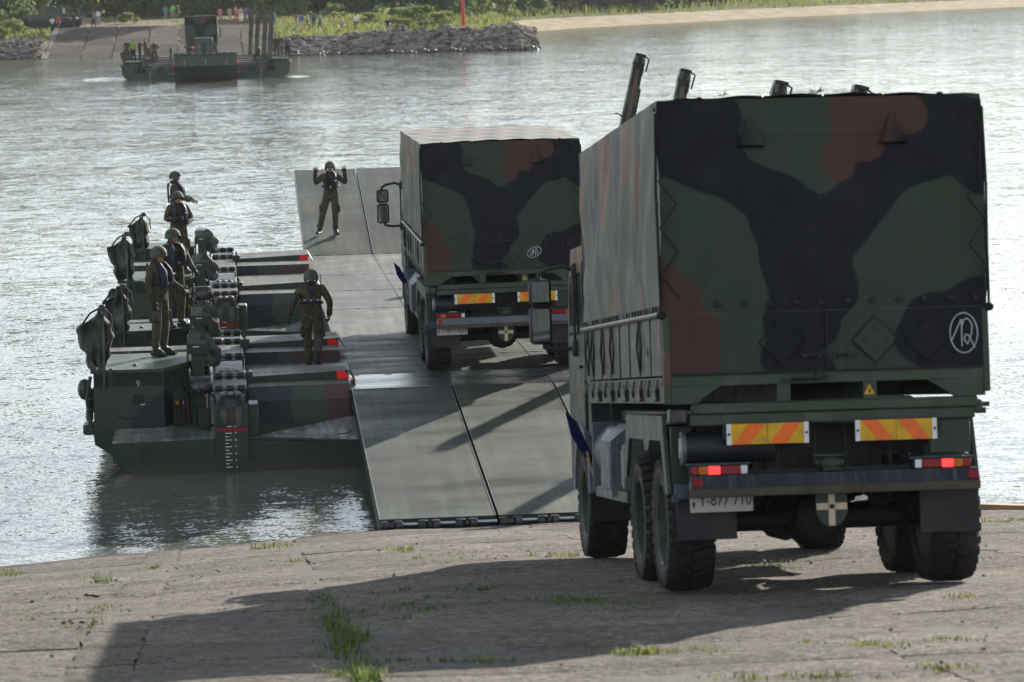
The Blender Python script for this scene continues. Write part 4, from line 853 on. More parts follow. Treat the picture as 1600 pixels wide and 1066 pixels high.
# ------------------------------------------------------------------ amphibious ferry rigs
RX = 4.4
paint('mast_side', (.12, .075, .05), .6)
camo('mast_camo', .9, cols=((.045, .07, .045), (.02, .022, .02), (.13, .075, .045)), off=5.0)
def knuckles():
    m = MB('mast_head', 'galv'); m.cyl((-.055, 0, 0), (.055, 0, 0), .055, n=10); m.m('galv'); m.cyl((-.085, 0, 0), (-.055, 0, 0), .04, n=8); m.cyl((.055, 0, 0), (.085, 0, 0), .04, n=8); return m.mesh('hinge_knuckle')
KN = knuckles()
def foot_knuckle():
    m = MB('steel_dark', 'mast_head'); m.lathe([(-.15, .045), (-.14, .065), (-.06, .07), (-.05, .04), (.05, .04), (.06, .07), (.14, .065), (.15, .045)], (0, 0, 0), 'x', 10); return m.mesh('ramp_roller')
FK = foot_knuckle()
def foot_bar():
    m = MB('steel_bright', 'mast_head'); m.cyl((-.15, 0, 0), (.15, 0, 0), .024, n=8); m.m('mast_head').box(-.23, -.18, -.05, .05, -.06, .05); m.box(.18, .23, -.05, .05, -.06, .05); return m.mesh('ramp_bar')
FB = foot_bar()
HULLP = [(-6.45, .52), (-6.42, .26), (-6.0, -.02), (-5.2, -.55), (5.2, -.55), (6.0, -.02), (6.42, .26), (6.45, .52)]
def canvas_cover(parent, x, y, z, h, wdt, seed):
    rr = random.Random(seed); n = 14; mb = MB('canvas'); ph = [rr.uniform(0, 6) for _ in range(5)]; sl_ = rr.uniform(-.12, .18)
    Lp = lambda v: float(np.interp(v, [0, .10, .35, .62, .80, .88, 1], [.22, .42, .62, .72, .56, .16, .02])); Rp = lambda v: float(np.interp(v, [0, .1, .4, .75, .92, 1], [.16, .34, .46, .40, .22, .05]))
    def fn(u, v):
        a = 2*math.pi*u; ca, sa = math.cos(a), math.sin(a); w_ = (Lp(v) if ca < 0 else Rp(v))*wdt*(1+.10*math.sin(v*9+ph[0])); th = .10+.05*math.sin(v*6+ph[3])+.05*math.sin(v*13+ph[1])
        fold = .075*math.sin(ca*8+ph[1]+v*2.2)+.05*math.sin(ca*15+ph[2]-v*4)+.03*math.sin(v*19+ca*6+ph[0])
        jag = .022*math.sin(v*23+ph[0]+(2 if ca < 0 else 0))+.012*math.sin(v*41+ph[2]); pk = (1-v)*.06*math.sin(ca*4+ph[4])
        return (x+math.copysign(abs(ca)**.7, ca)*(w_+jag*(1-v*.6))+sl_*(v-.5)*h*.5, y+sa*th*.8+fold*(1-.5*v), z+v*h*(1-.10*abs(ca)*(v > .75))+pk)
    mb.grid(fn, 40, 30); c = mb.build('canvas_cover', parent, ang=70)
    m = MB('steel_dark', 'rope'); m.cyl((x+.06, y-.20, z-.30), (x+.06+sl_*.4, y-.20, z+h*.98), .020, n=6); m.cyl((x-.10, y+.12, z-.3), (x-.10, y+.1, z+h*.7), .018, n=6); m.box(x+.02, x+.12, y-.24, y-.16, z+h*.93, z+h*1.03, .012)
    m.m('rope').tube([(x+.08, y-.2, z+h), (x-.12, y-.15, z+h*.9), (x-.30, y-.1, z+h*.66)], .016, 5); m.tube([(x+.08, y-.2, z+h), (x+.2, y-.12, z+h*.86), (x+.22, y-.05, z+h*.6)], .014, 5); m.build('cover_frame', c)
def console(parent, x, y, z, h, seed, front=-1):
    rr = random.Random(seed); m = MB('dark_green', 'steel_dark', 'canvas_dark', 'white_paint')
    m.box(x-.10, x+.10, y-.10, y+.10, z, z+h*.62, .015); m.m('steel_dark').cyl((x+.17, y-.05, z), (x+.17, y-.05, z+h*.8), .02, n=6); m.cyl((x-.16, y+.1, z), (x-.16, y+.1, z+h*.75), .018, n=6)
    m.m('dark_green').prism([(y-.16, z+h*.60), (y-.16, z+h*.78), (y+.16, z+h*.92), (y+.16, z+h*.60)], 'x', x-.16, x+.16)
    m.m('steel_dark')
    for k in range(5): m.cyl((x-.10+k*.05, y, z+h*.86), (x-.10+k*.05+rr.uniform(-.02, .02), y-.02, z+h*.96), .010, n=5); m.ell((x-.10+k*.05, y-.01, z+h*.97), (.015, .015, .018), 6, 4)
    m.m('white_paint').box(x-.07, x+.03, y-.166, y-.161, z+h*.72, z+h*.735)
    c = m.build('control_console', parent)
    mb = MB('canvas_dark' if seed % 2 else 'canvas'); p0 = [rr.uniform(0, 6) for _ in range(4)]
    def fn(u, v):
        a = 2*math.pi*u; w_ = np.interp(v, [0, .15, .45, .8, 1], [.05, .12, .17, .12, .02])*(1+.25*math.sin(3*a+p0[0]+v*6)+.16*math.sin(5*a+p0[1]-v*5)+.1*math.sin(v*15)); return (x+.13+math.cos(a)*w_+.12*(1-v)**2, y+.04+math.sin(a)*w_*.8, z+h*(.35+.60*v))
    mb.grid(fn, 18, 12); mb.build('console_cover', c, ang=70)
def rig(label, y0, L, ys, near):
    T = thing('ferry_rig', label, 'ferry', (RX, y0, 0), (0, 0, 0), None)
    Y = lambda a: a*ys
    m = MB('hull_green', 'dark_green'); m.prism(HULLP, 'y', .02, L-.02); m.prism([(-4.0, .5), (-4.0, .94), (4.0, .94), (4.0, .5)], 'y', .12, L-.1); m.m('dark_green').prism([(-2.42, .93), (-2.42, .99), (2.42, .99), (2.42, .93)], 'y', -.0, L); m.build('hull', T)
    # side floats, fore and aft, their decks dipping towards the lane
    for s, yb in ((-1, 0), (1, L)):
        ye = yb+s*1.62; fx_ = [-6.1, -4.5, -4.0, -3.2, -2.42, 2.42, 3.2, 4.0, 4.5, 6.1]; zf = [.50, .52, .53, .48, .43, .43, .48, .53, .52, .50]; zk = [.50, .50, .30, .44, .58, .58, .44, .30, .50, .50]
        m = MB('hull_green', 'float_top'); n = len(fx_); prof = [(-6.1, .22), (-5.7, -.04), (-5.1, -.5), (5.1, -.5), (5.7, -.04), (6.1, .22)]
        def low(x): return float(np.interp(x, [p[0] for p in prof], [p[1] for p in prof]))
        xs_ = sorted(set(fx_+[-5.7, -5.1, 5.1, 5.7])); zt = lambda x, zz: float(np.interp(x, fx_, zz)); n = len(xs_)
        vs = [(x, ye, zt(x, zf)) for x in xs_]+[(x, yb+s*.0, zt(x, zk)) for x in xs_]+[(x, ye, low(x)) for x in xs_]+[(x, yb, low(x)) for x in xs_]
        m.m('hull_green').add(vs, [(2*n+i, 2*n+i+1, i+1, i) for i in range(n-1)]+[(2*n+i, 2*n+i+1, 3*n+i+1, 3*n+i) for i in range(n-1)]+[(0, n, 3*n, 2*n), (n-1, 2*n-1, 4*n-1, 3*n-1)])
        m.m('float_top').add([v for v in vs[:2*n]], [(i, i+1, n+i+1, n+i) for i in range(n-1)])
        fl = m.build('side_float', T, ang=25)
        if s < 0:
            m = MB('dark_green'); 
            for sg in (-1, 1): m.tube([(sg*4.0, ye-.012, .50), (sg*3.2, ye-.012, .455), (sg*2.44, ye-.012, .405)], .016, 5); m.box(sg*3.22-.008, sg*3.22+.008, ye-.01, ye+.01, -.4, .44)
            m.build('rubbing_strip', fl)
            m = MB('dark_green')
            for q in (-5.6, -5.0, -3.7, -2.9, 2.9, 3.7, 5.0, 5.6): m.tube([(q-.06, ye-.01, .40), (q-.06, ye-.045, .37), (q+.06, ye-.045, .37), (q+.06, ye-.01, .40)], .010, 5); m.box(q+.3, q+.306, ye-.006, ye+.01, -.4, .40)
            struct(m.build('lifting_eyes', fl), 'stuff')
            m = MB('steel_dark')
            for sg in (-1, 1): m.tube([(sg*(2.62+.16*math.cos(a)), ye+.55+.42*math.sin(a), .505) for a in np.linspace(1.2, 5.1, 12)], .010, 4); m.box(sg*2.86, sg*2.87, ye+.02, ye+1.5, .475, .50)
            split_build(m, 'hatch_rim', fl)
    # stepped side walls and beams beside the lane
    for sg in (-1, 1):
        def slab(y0_, y1_, z0, z1, ch=0, side='camo_wall'):
            m = MB('camo_wall', 'deck_top'); m.m('camo_wall').prism([(y0_, z0), (y0_, z1-ch*2.2), (y0_+ch, z1-.006), (y1_, z1-.006), (y1_, z0)], 'x', sg*4.0, sg*2.41); m.m('deck_top').box(sg*3.99, sg*2.42, y0_+ch+.004, y1_-.004, z1-.008, z1); m.build('side_wall', T, ang=25)
        slab(0, Y(.72), .5, 1.08, .10); slab(Y(1.75), Y(2.2), .6, 1.10); slab(Y(2.2), Y(4.0), .6, .985); slab(Y(4.0), Y(4.75), .6, 1.18); slab(Y(5.75), L-.02, .6, 1.12)
        for (a, b, z0, z1) in ((.72, 1.75, 1.08, 1.215), (4.75, 5.75, 1.18, 1.30)):
            m = MB('dark_green', 'deck_top'); xs2 = [sg*3.98, sg*2.56]; q = Y(a); q2 = Y(b)
            m.m('dark_green').prism([(sg*3.98, z0-.2), (sg*3.98, z1-.05), (sg*2.40, z1), (sg*2.40, z0-.2)], 'y', q, q2); m.m('deck_top').add([(sg*3.98, q, z1-.048), (sg*2.40, q, z1+.002), (sg*2.40, q2, z1+.002), (sg*3.98, q2, z1-.048)], [(0, 1, 2, 3)])
            bm_ = m.build('guide_beam', T, ang=25)
            m = MB('red_marker'); m.prism([(sg*2.58, z0+.004), (sg*2.585, z1-.004), (sg*2.46, z1-.002), (sg*2.37, z0+.004)], 'y', q-.012, q-.003); m.build('red_marker', bm_)
            m = MB('steel_dark', 'galv'); m.prism([(sg*2.40, z1), (sg*2.30, z0-.05), (sg*2.28, z0-.05), (sg*2.38, z1+.01)], 'y', q-.02, q2); m.build('edge_strip', bm_)
            m = MB('dark_green'); m.box(sg*4.08, sg*3.92, q-.12, q+.18, z0-.06, z1+.04, .01); m.cyl((sg*4.0, q, z1), (sg*4.0, q, z1+.12), .02, n=6); m.build('bracket', bm_)
    # coupling columns
    for sg in (-1, 1):
        x0, x1 = sorted((sg*4.55, sg*4.03)); xc = (x0+x1)/2
        m = MB('dark_green', 'steel_dark', 'galv', 'deck_top'); ye = -1.66
        m.box(x0, x1, ye, L+1.2, .2, 1.0, .01); m.box(x0+.03, x1-.03, ye-.002, ye+.4, -.45, .25); m.m('steel_dark').box(x0+.10, x0+.20, ye-.03, ye, .70, 1.0, .02); m.box(x1-.20, x1-.10, ye-.03, ye, .70, 1.0, .02)
        m.m('dark_green').box(x1 if sg < 0 else x0-.16, x1+.16 if sg < 0 else x0, ye+.1, ye+.6, .36, 1.02, .015)
        col_ = m.build('coupling_column', T)
        m = MB('red_lens'); m.box(x0+.03, x1-.03, ye-.012, ye-.0035, .625, .675); m.build('draft_stripe', col_)
        m = MB('white_paint')
        for k in range(13):
            z = .70-k*.052
            if k == 1: continue
            m.box(xc-.10, xc-.10+(.10 if k % 2 == 0 else .055), ye-.0145, ye-.0135, z, z+.012)
        m.build('draft_scale', col_)
        if near and sg < 0:
            for k, tx in enumerate(('10', '9', '8', '7', '6', '5', '4')): lettering(tx, .045, 'white_paint', col_, (xc+.06, ye-.016, .706-k*.104), sx=1.4)
        def plate_(a, b, zz=1.19):
            m = MB('galv', 'mast_head', 'steel_dark'); m.m('steel_dark').prism([(a, zz-.16), (a, zz-.06), (a+.12, zz+.02), (b-.06, zz+.02), (b, zz-.05), (b, zz-.16)], 'x', x0+.04, x1-.04); m.m('mast_head').box(xc-.07, xc+.07, (a+b)/2-.08, (a+b)/2+.08, zz-.0, zz+.025); m.box(xc-.18, xc-.08, a-.004, a+.03, zz-.16, zz-.04, .01); m.box(xc+.08, xc+.18, a-.004, a+.03, zz-.16, zz-.04, .01)
            m.m('galv')
            for q in (-.12, 0, .12): m.ell((xc+q, (a*.7+b*.3), zz+.03), (.05, .07, .035), 8, 5)
            m.build('coupling_plate', col_)
        def rollers(y_):
            for q in (-.17, 0, .17): obj('hinge_knuckle', KN, col_, (xc+q, y_, 1.245))
            m = MB('steel_dark'); m.box(x0+.02, x1-.02, y_-.05, y_+.05, 1.13, 1.20, .01); m.build('hinge_bar', col_)
        def walk(a, b):
            m = MB('dark_green', 'deck_top'); m.box(x0+.0, x1, a, b, 1.02, 1.21, 0, 'deck_top'); m.build('coupling_deck', col_)
        plate_(-1.62, -1.42, 1.16); rollers(-1.32); walk(-1.22, Y(.1)); rollers(Y(.28)); plate_(Y(.5), Y(2.7)); rollers(Y(3.0)); walk(Y(3.3), Y(5.0)); rollers(Y(5.25)); plate_(Y(5.5), Y(6.4)); rollers(Y(6.65))
    # engine housings, boxes, consoles and covers at both ends
    for sg in (-1, 1):
        ex = lambda x: sg*x if sg < 0 else x
        def X(a): return sg*a
        def housing(ya, yb_, zt, cut):
            m = MB('camo_hull', 'dark_green'); xa, xb, xk = X(6.42), X(4.92), X(5.32); P = [(xa, ya), (xk, ya), (xb, ya+cut), (xb, yb_), (xa, yb_)]
            m.prism(P, 'z', .50, zt-.26); m.m('dark_green').prism([(xa+sg*-.02, ya+.02), (xk, ya+.02), (xb+sg*.02, ya+cut+.01), (xb+sg*.02, yb_), (xa-sg*.02, yb_)], 'z', zt-.26, zt-.03); m.m('camo_hull').prism([(xa+sg*.03, ya-.04), (xk-sg*.0, ya-.04), (xb-sg*.03, ya+cut-.03), (xb-sg*.03, yb_+.02), (xa+sg*.03, yb_+.02)], 'z', zt-.032, zt+.018)
            hs = m.build('engine_housing', T, ang=25)
            m = MB('ink'); m.box(X(6.08), X(5.36), ya+.008, ya+.018, zt-.235, zt-.05); m.box(X(6.38), X(6.18), ya+.008, ya+.018, zt-.22, zt-.06); m.build('grille_recess', hs)
            m = MB('dark_green')
            for k in range(19): x = X(5.38+k*.037); m.box(x-.004, x+.004, ya-.004, ya+.007, zt-.235, zt-.05)
            for k in range(4): m.box(X(6.08), X(5.36), ya-.003, ya+.0065, zt-.205+k*.045, zt-.199+k*.045)
            m.box(X(5.335), X(5.31), ya-.03, ya+.03, zt-.26, zt); m.box(X(6.17), X(6.12), ya-.02, ya+.03, zt-.26, zt)
            for k in range(12):
                t_ = .05+k*.08; x = X(5.30-(.36)*t_); y_ = ya+cut*t_; m.box(x-.006, x+.006, y_-.01, y_+.012, zt-.235, zt-.05)
            m.build('grille', hs)
            m = MB('steel_dark'); m.box(X(6.16), X(6.10), ya-.06, ya-.02, zt-.03, zt+.045, .008); m.box(X(5.8), X(5.74), ya+.4, ya+.5, zt+.01, zt+.05, .008); split_build(m, 'catch', hs)
            return hs
        h1 = housing(0, 2.15, 1.42, .9); housing(Y(5.35), Y(6.5), 1.46, .4)
        for (a, b) in ((Y(2.45), Y(3.05)), (Y(7.0) if near else Y(6.7), L+.3)):
            m = MB('dark_green', 'deck_top'); m.box(X(6.30), X(4.95), a, b, .5, 1.44, .03); m.m('deck_top').box(X(6.28), X(4.97), a+.02, b-.02, 1.438, 1.448); m.m('dark_green').box(X(6.0), X(5.9), a-.03, a, 1.30, 1.44, .008); m.build('storage_box', T)
        m = MB('dark_green', 'ink', 'white_paint'); m.box(X(5.82), X(5.62), -.012, -.002, .86, 1.06); m.m('ink').box(X(5.80), X(5.64), -.016, -.0125, .88, 1.04); m.m('white_paint').box(X(5.69), X(5.62), -.020, -.0165, .87, .885); m.m('dark_green').tube([(X(6.05), -.03, .72), (X(5.92), -.03, .66), (X(5.7), -.03, .70)], .012, 5); m.build('filler_recess', h1)
        if near and sg < 0: lettering('9', .15, 'plate_white', h1, (-5.72, -.004, 1.20), sx=.9)
        # fittings on the outer side
        m = MB('black_paint', 'dark_green')
        for k in range(5): m.m('black_paint').box(X(6.55), X(6.44), .15+k*.35, .32+k*.35, .62+.1*(k % 3), .80+.12*(k % 3), .02)
        m.m('dark_green').ell((X(6.56), .2, 1.12), (.11, .14, .17), 8, 6); m.box(X(6.6), X(6.42), .0, .5, .42, .58, .03); m.tube([(X(6.45), -.05, 1.35), (X(6.52), -.05, 1.0), (X(6.48), -.05, .6)], .03, 6); split_build(m, 'fender_fitting', T)
        # hydraulics between housing and column
        rr = random.Random(5); m = MB('dark_green', 'steel_dark', 'black_paint', 'rope')
        m.m('dark_green').box(X(4.93), X(4.62), .05, .5, .5, .96, .02); m.box(X(4.80), X(4.60), -.35, .1, .50, .8, .02); m.m('steel_dark')
        for k in range(9): m.cyl((X(4.90-.03*k), -.02-.02*(k % 3), .52), (X(4.90-.03*k), -.02-.02*(k % 3), .80+.06*(k % 2)), .012, n=5)
        m.lathe([(-.16, .07), (-.1, .10), (.1, .10), (.16, .06)], (X(4.72), .0, 1.10), 'x', 12); m.box(X(4.9), X(4.6), .02, .2, 1.22, 1.27, .01)
        for k in range(8): m.cyl((X(4.86-.035*k), .0, 1.16), (X(4.86-.035*k), .0, 1.24), .014, n=5)
        m.m('rope')
        for k in range(6): a = X(5.1-.08*k); m.tube([(a, -.02, 1.18), (a-sg*.1, -.10, 1.02+rr.uniform(-.1, .1)), (a-sg*.22, -.06, .98), (a-sg*.3, .0, 1.1)], .016, 5)
        for k in range(5): m.tube([(X(5.15-.07*k), -.04, .95), (X(5.15-.07*k), -.06, .75), (X(5.12-.07*k), -.04, .55)], .014, 5)
        m.build('hydraulic_unit', T)
        for yy in (Y(2.8), Y(4.6), Y(6.0)): m = MB('dark_green', 'steel_dark'); m.m('dark_green').box(X(4.9), X(4.62), yy, yy+.4, .5, 1.12, .02); m.m('steel_dark').lathe([(-.14, .08), (.14, .08)], (X(4.75), yy-.1, 1.15), 'x', 10); m.tube([(X(4.9), yy-.2, .9), (X(4.7), yy-.3, 1.1), (X(4.6), yy-.1, 1.0)], .02, 5); m.build('winch_unit', T)
        m = MB('wood'); m.cyl((X(4.655), -.12, .68), (X(4.64), -.12, 1.03), .017, n=6); m.build('rod', T)
        m = MB('yellow'); 
        for q in (5.14, 5.11, 5.03): m.box(X(q), X(q-.012), -.06, -.05, .86, .92)
        m.build('safety_mark', T)
        m = MB('ink'); m.box(X(5.18), X(4.95), -.03, .0, .52, 1.08); m.build('recess', h1)
        if sg < 0:
            canvas_cover(T, -6.30, .15, 1.42, 1.02 if near else 1.0, .46, 11 if near else 13); canvas_cover(T, -6.12, Y(5.5), 1.35, .92, .40, 12 if near else 14)
            console(T, -4.78, .75, 1.02 if near else 1.0, .92, 3 if near else 5); console(T, -4.75, Y(5.35), 1.0, .92, 4 if near else 6)
        else:
            for (xm, ym, ht) in (((4.97, Y(1.1), 4.46), (4.43, Y(5.4), 4.42)) if near else ((4.46, Y(1.1), 4.32), (4.27, Y(5.4), 4.52))):
                def ring(z, w1, w2, ox=0): return [(ox+w1*a, w2*b, z) for a, b in ((-1, -1), (1, -1), (1, 1), (-1, 1))]
                RF = [(0, 1, 2, 3), (4, 5, 6, 7)]+[(i, (i+1) % 4, 4+(i+1) % 4, 4+i) for i in range(4)]
                m = MB('mast_camo'); m.add(ring(0, .16, .16)+ring(ht, .115, .115), RF); ms = m.build('mast_beam', T, (xm, ym, .9)); ms.rotation_euler = (R(-1), R(13), 0)
                m = MB('mast_head', 'steel_dark'); m.add(ring(ht, .135, .135)+ring(ht+.26, .10, .12), RF); m.m('steel_dark')
                for q in (-.07, .07): m.cyl((q, -.16, ht+.05), (q, -.14, ht+.2), .03, n=7)
                m.m('mast_head').tube([(.13, 0, ht+.22), (.22, 0, ht+.18), (.20, 0, ht-.12)], .02, 6); m.box(-.12, .12, -.17, -.12, ht+.2, ht+.27, .01); m.cyl((.1, -.15, ht-.02), (.1, -.15, ht-.22), .035, n=7); m.build('mast_head', ms)
                m = MB('dark_green'); m.add(ring(1.9, .19, .19)+ring(2.32, .17, .17), RF); m.build('mast_collar', ms)
                m = MB('steel_dark'); m.tube([(-.12, 0, 3.3), (-.22, 0, 3.36), (-.3, 0, 3.34)], .02, 5); m.cyl((.155, 0, 2.4), (.15, 0, 4.0), .03, n=6); m.build('mast_rod', ms)
                m = MB('mast_side'); m.box(-.04, .04, -.145, -.118, 2.4, ht-.1); m.build('mast_rail', ms)
    # roadway
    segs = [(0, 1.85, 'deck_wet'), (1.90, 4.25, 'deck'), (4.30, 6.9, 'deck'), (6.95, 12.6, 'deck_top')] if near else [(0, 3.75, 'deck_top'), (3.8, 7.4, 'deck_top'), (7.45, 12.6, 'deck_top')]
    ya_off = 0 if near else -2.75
    for (a, b, mt) in segs:
        for k in range(3):
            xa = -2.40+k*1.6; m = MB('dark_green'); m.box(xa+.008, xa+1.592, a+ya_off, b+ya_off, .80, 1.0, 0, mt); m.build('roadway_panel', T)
        m = MB('steel_dark', 'ink')
        for k in range(9): m.m('galv').box(-2.3+k*.53, -2.3+k*.53+.12, b+ya_off-.02, b+ya_off+.045, .99, 1.012, .004)
        m.m('ink').box(-2.4, 2.4, b+ya_off+.002, b+ya_off+.048, .85, .985); m.build('hinge_seam', T)
    sgn = -1 if near else 1; yh = 0 if near else 9.9
    RL = 8.05
    for k in range(3):
        m = MB('dark_green', 'deck', 'galv', 'steel_dark'); w_ = .782; a0, a1 = .03, RL
        P = [(sgn*a0, 0), (sgn*a1, 0), (sgn*a1, -.17), (sgn*(a1-.6), -.24), (sgn*a0, -.30)]
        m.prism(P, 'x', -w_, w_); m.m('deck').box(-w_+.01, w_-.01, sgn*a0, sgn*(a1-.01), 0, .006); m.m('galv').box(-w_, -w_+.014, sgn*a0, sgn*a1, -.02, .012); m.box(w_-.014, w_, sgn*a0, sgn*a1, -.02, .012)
        m.m('galv').box(-.03, .03, sgn*(RL-2.2), sgn*(RL-2.15), -.30, -.8) if False else None
        rp = m.build('ramp_panel', T, (-1.6+k*1.6, yh, .995), ang=25)
        for q in (-.5, 0, .5):
            obj('ramp_roller', FK, rp, (q-.12, sgn*(RL+.05), -.07)); obj('ramp_bar', FB, rp, (q+.14, sgn*(RL+.04), -.06))
        rp.rotation_euler.x = R(5.45) if near else R(11.2)
    return T
rigA = rig('nearer green ferry rig, numbered 9, with its ramp lowered onto the slipway', 51.0, 7.2, 1.0, True)
rigB = rig('farther green ferry rig with its ramp raised towards the open river', 66.4, 9.3, 1.42, False)
rigC = copy_tree(rigA); rigC.location = (-.45, 257.5, 0); rigC['label'] = 'distant ferry rig in mid river, nearer half with raised ramp'
rigD = copy_tree(rigB); rigD.location = (-.45, 273, 0); rigD['label'] = 'distant ferry rig in mid river, rear half with tall masts'
for r_ in (rigA, rigB, rigC, rigD): r_['group'] = 'amphibious ferry rigs'
for o in list(bpy.data.objects):
    if o.parent == rigC and o.name.startswith('ramp_panel'):
        o.rotation_euler.x = R(-8.5); m = MB('dark_green'); m.prism([(-8.0, -.1), (-8.0, -1.0), (-7.2, -1.75), (-.3, -.9), (-.3, -.2)], 'x', -.77, .77); m.build('ramp_underframe', o); m = MB('galv'); m.box(-.05, .05, -8.06, -8.0, -1.0, -.45); m.build('ramp_strut', o)
    if o.parent == rigD and o.name.startswith('ramp_panel'): o.rotation_euler.x = R(-3)
MX = [3.72, 4.18, 4.6, 5.0]
for o in bpy.data.objects:
    if o.parent in (rigC, rigD) and o.name.startswith('mast_beam'): o.rotation_euler.y = R(2); o.rotation_euler.y = R(3.5); o.scale = (1.1, 1.1, 1); o.location.x = MX.pop()
# generator trailer on the distant ferry
T = thing('generator_trailer', 'small green box trailer behind the distant truck on the ferry', 'trailer', (-.55, 261.5, 1.0))
m = MB('green_paint', 'deck_top'); m.box(-.70, .70, 0, 2.2, .55, 2.05, .04); m.m('deck_top').box(-.72, .72, -.02, 2.22, 2.05, 2.10, .01); m.build('box_body', T)
m = MB('dark_green'); m.box(-.95, .95, .1, 2.1, .42, .55, .02); m.build('trailer_frame', T)
for s in (-1, 1): m = MB('rubber'); m.lathe([(-.11, .2), (-.12, .38), (-.1, .42), (.1, .42), (.12, .38), (.11, .2)], (s*.86, 1.1, .42), 'x', 18); m.build('wheel', T)
for s in (-1, 1):
    m = MB('red_lens', 'amber_lens'); m.box(s*.95, s*.72, -.04, -.02, .60, .82); m.m('yellow').box(s*.70, s*.52, -.045, -.025, .60, .82); m.build('marker_board', T)
m = MB('ink'); m.box(-.12, .12, -.012, -.002, .7, 1.7); m.m('galv').lathe([(-.02, .14), (0, .14)], (-.42, 0, 1.45), 'y', 12); m.build('panel_door', T)

# ------------------------------------------------------------------ people
BASE = dict(pel=(0, 0, .97), sp=(0, 0, 1.14), ch=(0, .0, 1.34), nk=(0, -.005, 1.50), hd=(0, .02, 1.615), tp=(0, .015, 1.70), ns=(0, .115, 1.60), mo=(0, .085, 1.555))
for s_, n_ in ((-1, 'L'), (1, 'R')):
    BASE.update({'sh'+n_: (s_*.185, -.01, 1.425), 'el'+n_: (s_*.255, -.03, 1.17), 'wr'+n_: (s_*.26, .06, .93), 'ha'+n_: (s_*.26, .09, .83), 'hi'+n_: (s_*.10, 0, .92), 'kn'+n_: (s_*.125, .025, .51), 'an'+n_: (s_*.13, -.02, .10), 'to'+n_: (s_*.15, .15, .045)})
RAD = dict(pel=(.165, .13), sp=(.16, .125), ch=(.185, .135), nk=(.058, .058), hd=(.078, .09), tp=(.070, .08), ns=(.016, .016), mo=(.035, .03), sh=(.082, .085), el=(.062, .062), wr=(.046, .046), ha=(.034, .026), hi=(.105, .115), kn=(.082, .085), an=(.062, .068), to=(.046, .040))
EDG = [('pel', 'sp', 0), ('sp', 'ch', 0), ('ch', 'nk', 0), ('nk', 'hd', 2), ('hd', 'tp', 3), ('hd', 'ns', 2), ('hd', 'mo', 2)]
for n_ in 'LR': EDG += [('ch', 'sh'+n_, 0), ('sh'+n_, 'el'+n_, 0), ('el'+n_, 'wr'+n_, 4), ('wr'+n_, 'ha'+n_, 5), ('pel', 'hi'+n_, 1), ('hi'+n_, 'kn'+n_, 1), ('kn'+n_, 'an'+n_, 6), ('an'+n_, 'to'+n_, 7)]
def body_mesh(pose, hands=True, sub=1, fat=1.0, face=True):
    J = dict(BASE); J.update(pose); names = [n for n in J if hands or not n.startswith('ha')]
    if not face: names = [n for n in names if n not in ('ns', 'mo')]
    ed = [(a, b, k) for a, b, k in EDG if a in names and b in names]; ix = {n: i for i, n in enumerate(names)}
    me = bpy.data.meshes.new('body'); me.from_pydata([J[n] for n in names], [(ix[a], ix[b]) for a, b, _ in ed], [])
    o = bpy.data.objects.new('tmp_body', me); COL.objects.link(o); md = o.modifiers.new('skin', 'SKIN'); md.use_smooth_shade = True
    for n in names:
        r = RAD[n if n in RAD else n[:2]]; f = fat if n[:2] in ('pe', 'sp', 'ch', 'sh', 'el', 'hi', 'kn') else 1; v = me.skin_vertices[0].data[ix[n]]; v.radius = (r[0]*f, r[1]*f); v.use_root = (n == 'pel')
    if sub: sm = o.modifiers.new('sub', 'SUBSURF'); sm.levels = sub; sm.render_levels = sub
    bpy.context.view_layer.update(); m2 = bpy.data.meshes.new_from_object(o.evaluated_get(bpy.context.evaluated_depsgraph_get())); bpy.data.objects.remove(o); m2.name = 'person'
    m2.polygons.foreach_set('use_smooth', [True]*len(m2.polygons)); P = {n: Vector(J[n]) for n in names}; mi = []
    for p in m2.polygons:
        c = p.center; best = 9; bk = 0
        for a, b, k in ed:
            A, B = P[a], P[b]; d = B-A; t_ = max(0, min(1, (c-A).dot(d)/d.length_squared)); q = (c-A-d*t_).length-.5*(RAD[a if a in RAD else a[:2]][0]*(1-t_)+RAD[b if b in RAD else b[:2]][0]*t_)
            if q < best: best = q; bk = k
        mi.append(bk)
    m2.materials.clear()
    for _ in range(8): m2.materials.append(MATS['flecktarn'])
    m2.polygons.foreach_set('material_index', mi); m2['j'] = 0; return m2, J
for nm, c in dict(cloth_white=(.62, .62, .62), cloth_red=(.42, .03, .03), cloth_blue=(.05, .10, .28), cloth_grey=(.22, .22, .23), cloth_black=(.016, .016, .018), cloth_pink=(.55, .20, .24), cloth_lime=(.10, .50, .06), cloth_jeans=(.05, .08, .15), cloth_beige=(.38, .31, .22), cloth_teal=(.10, .24, .30), hair_dark=(.022, .015, .010), hair_fair=(.30, .22, .13), cloth_hivis=(.22, .30, .04)).items(): paint(nm, c, .85, .12, 6, bump=0)
def person_obj(me, label, loc, rz, mats, scale=1.0, group=None):
    # mats: jacket, trousers, skin, head top, forearm, hand, lower leg, boot
    o = bpy.data.objects.new('person', me); COL.objects.link(o); o.location = loc; o.rotation_euler = (0, 0, rz); o.scale = (scale,)*3
    for i, k in enumerate(mats): o.material_slots[i].link = 'OBJECT'; o.material_slots[i].material = MATS[k]
    return tag(o, label, 'person', group)
SOLD = ('flecktarn', 'flecktarn', 'skin', 'skin', 'flecktarn', 'glove', 'flecktarn', 'boot')
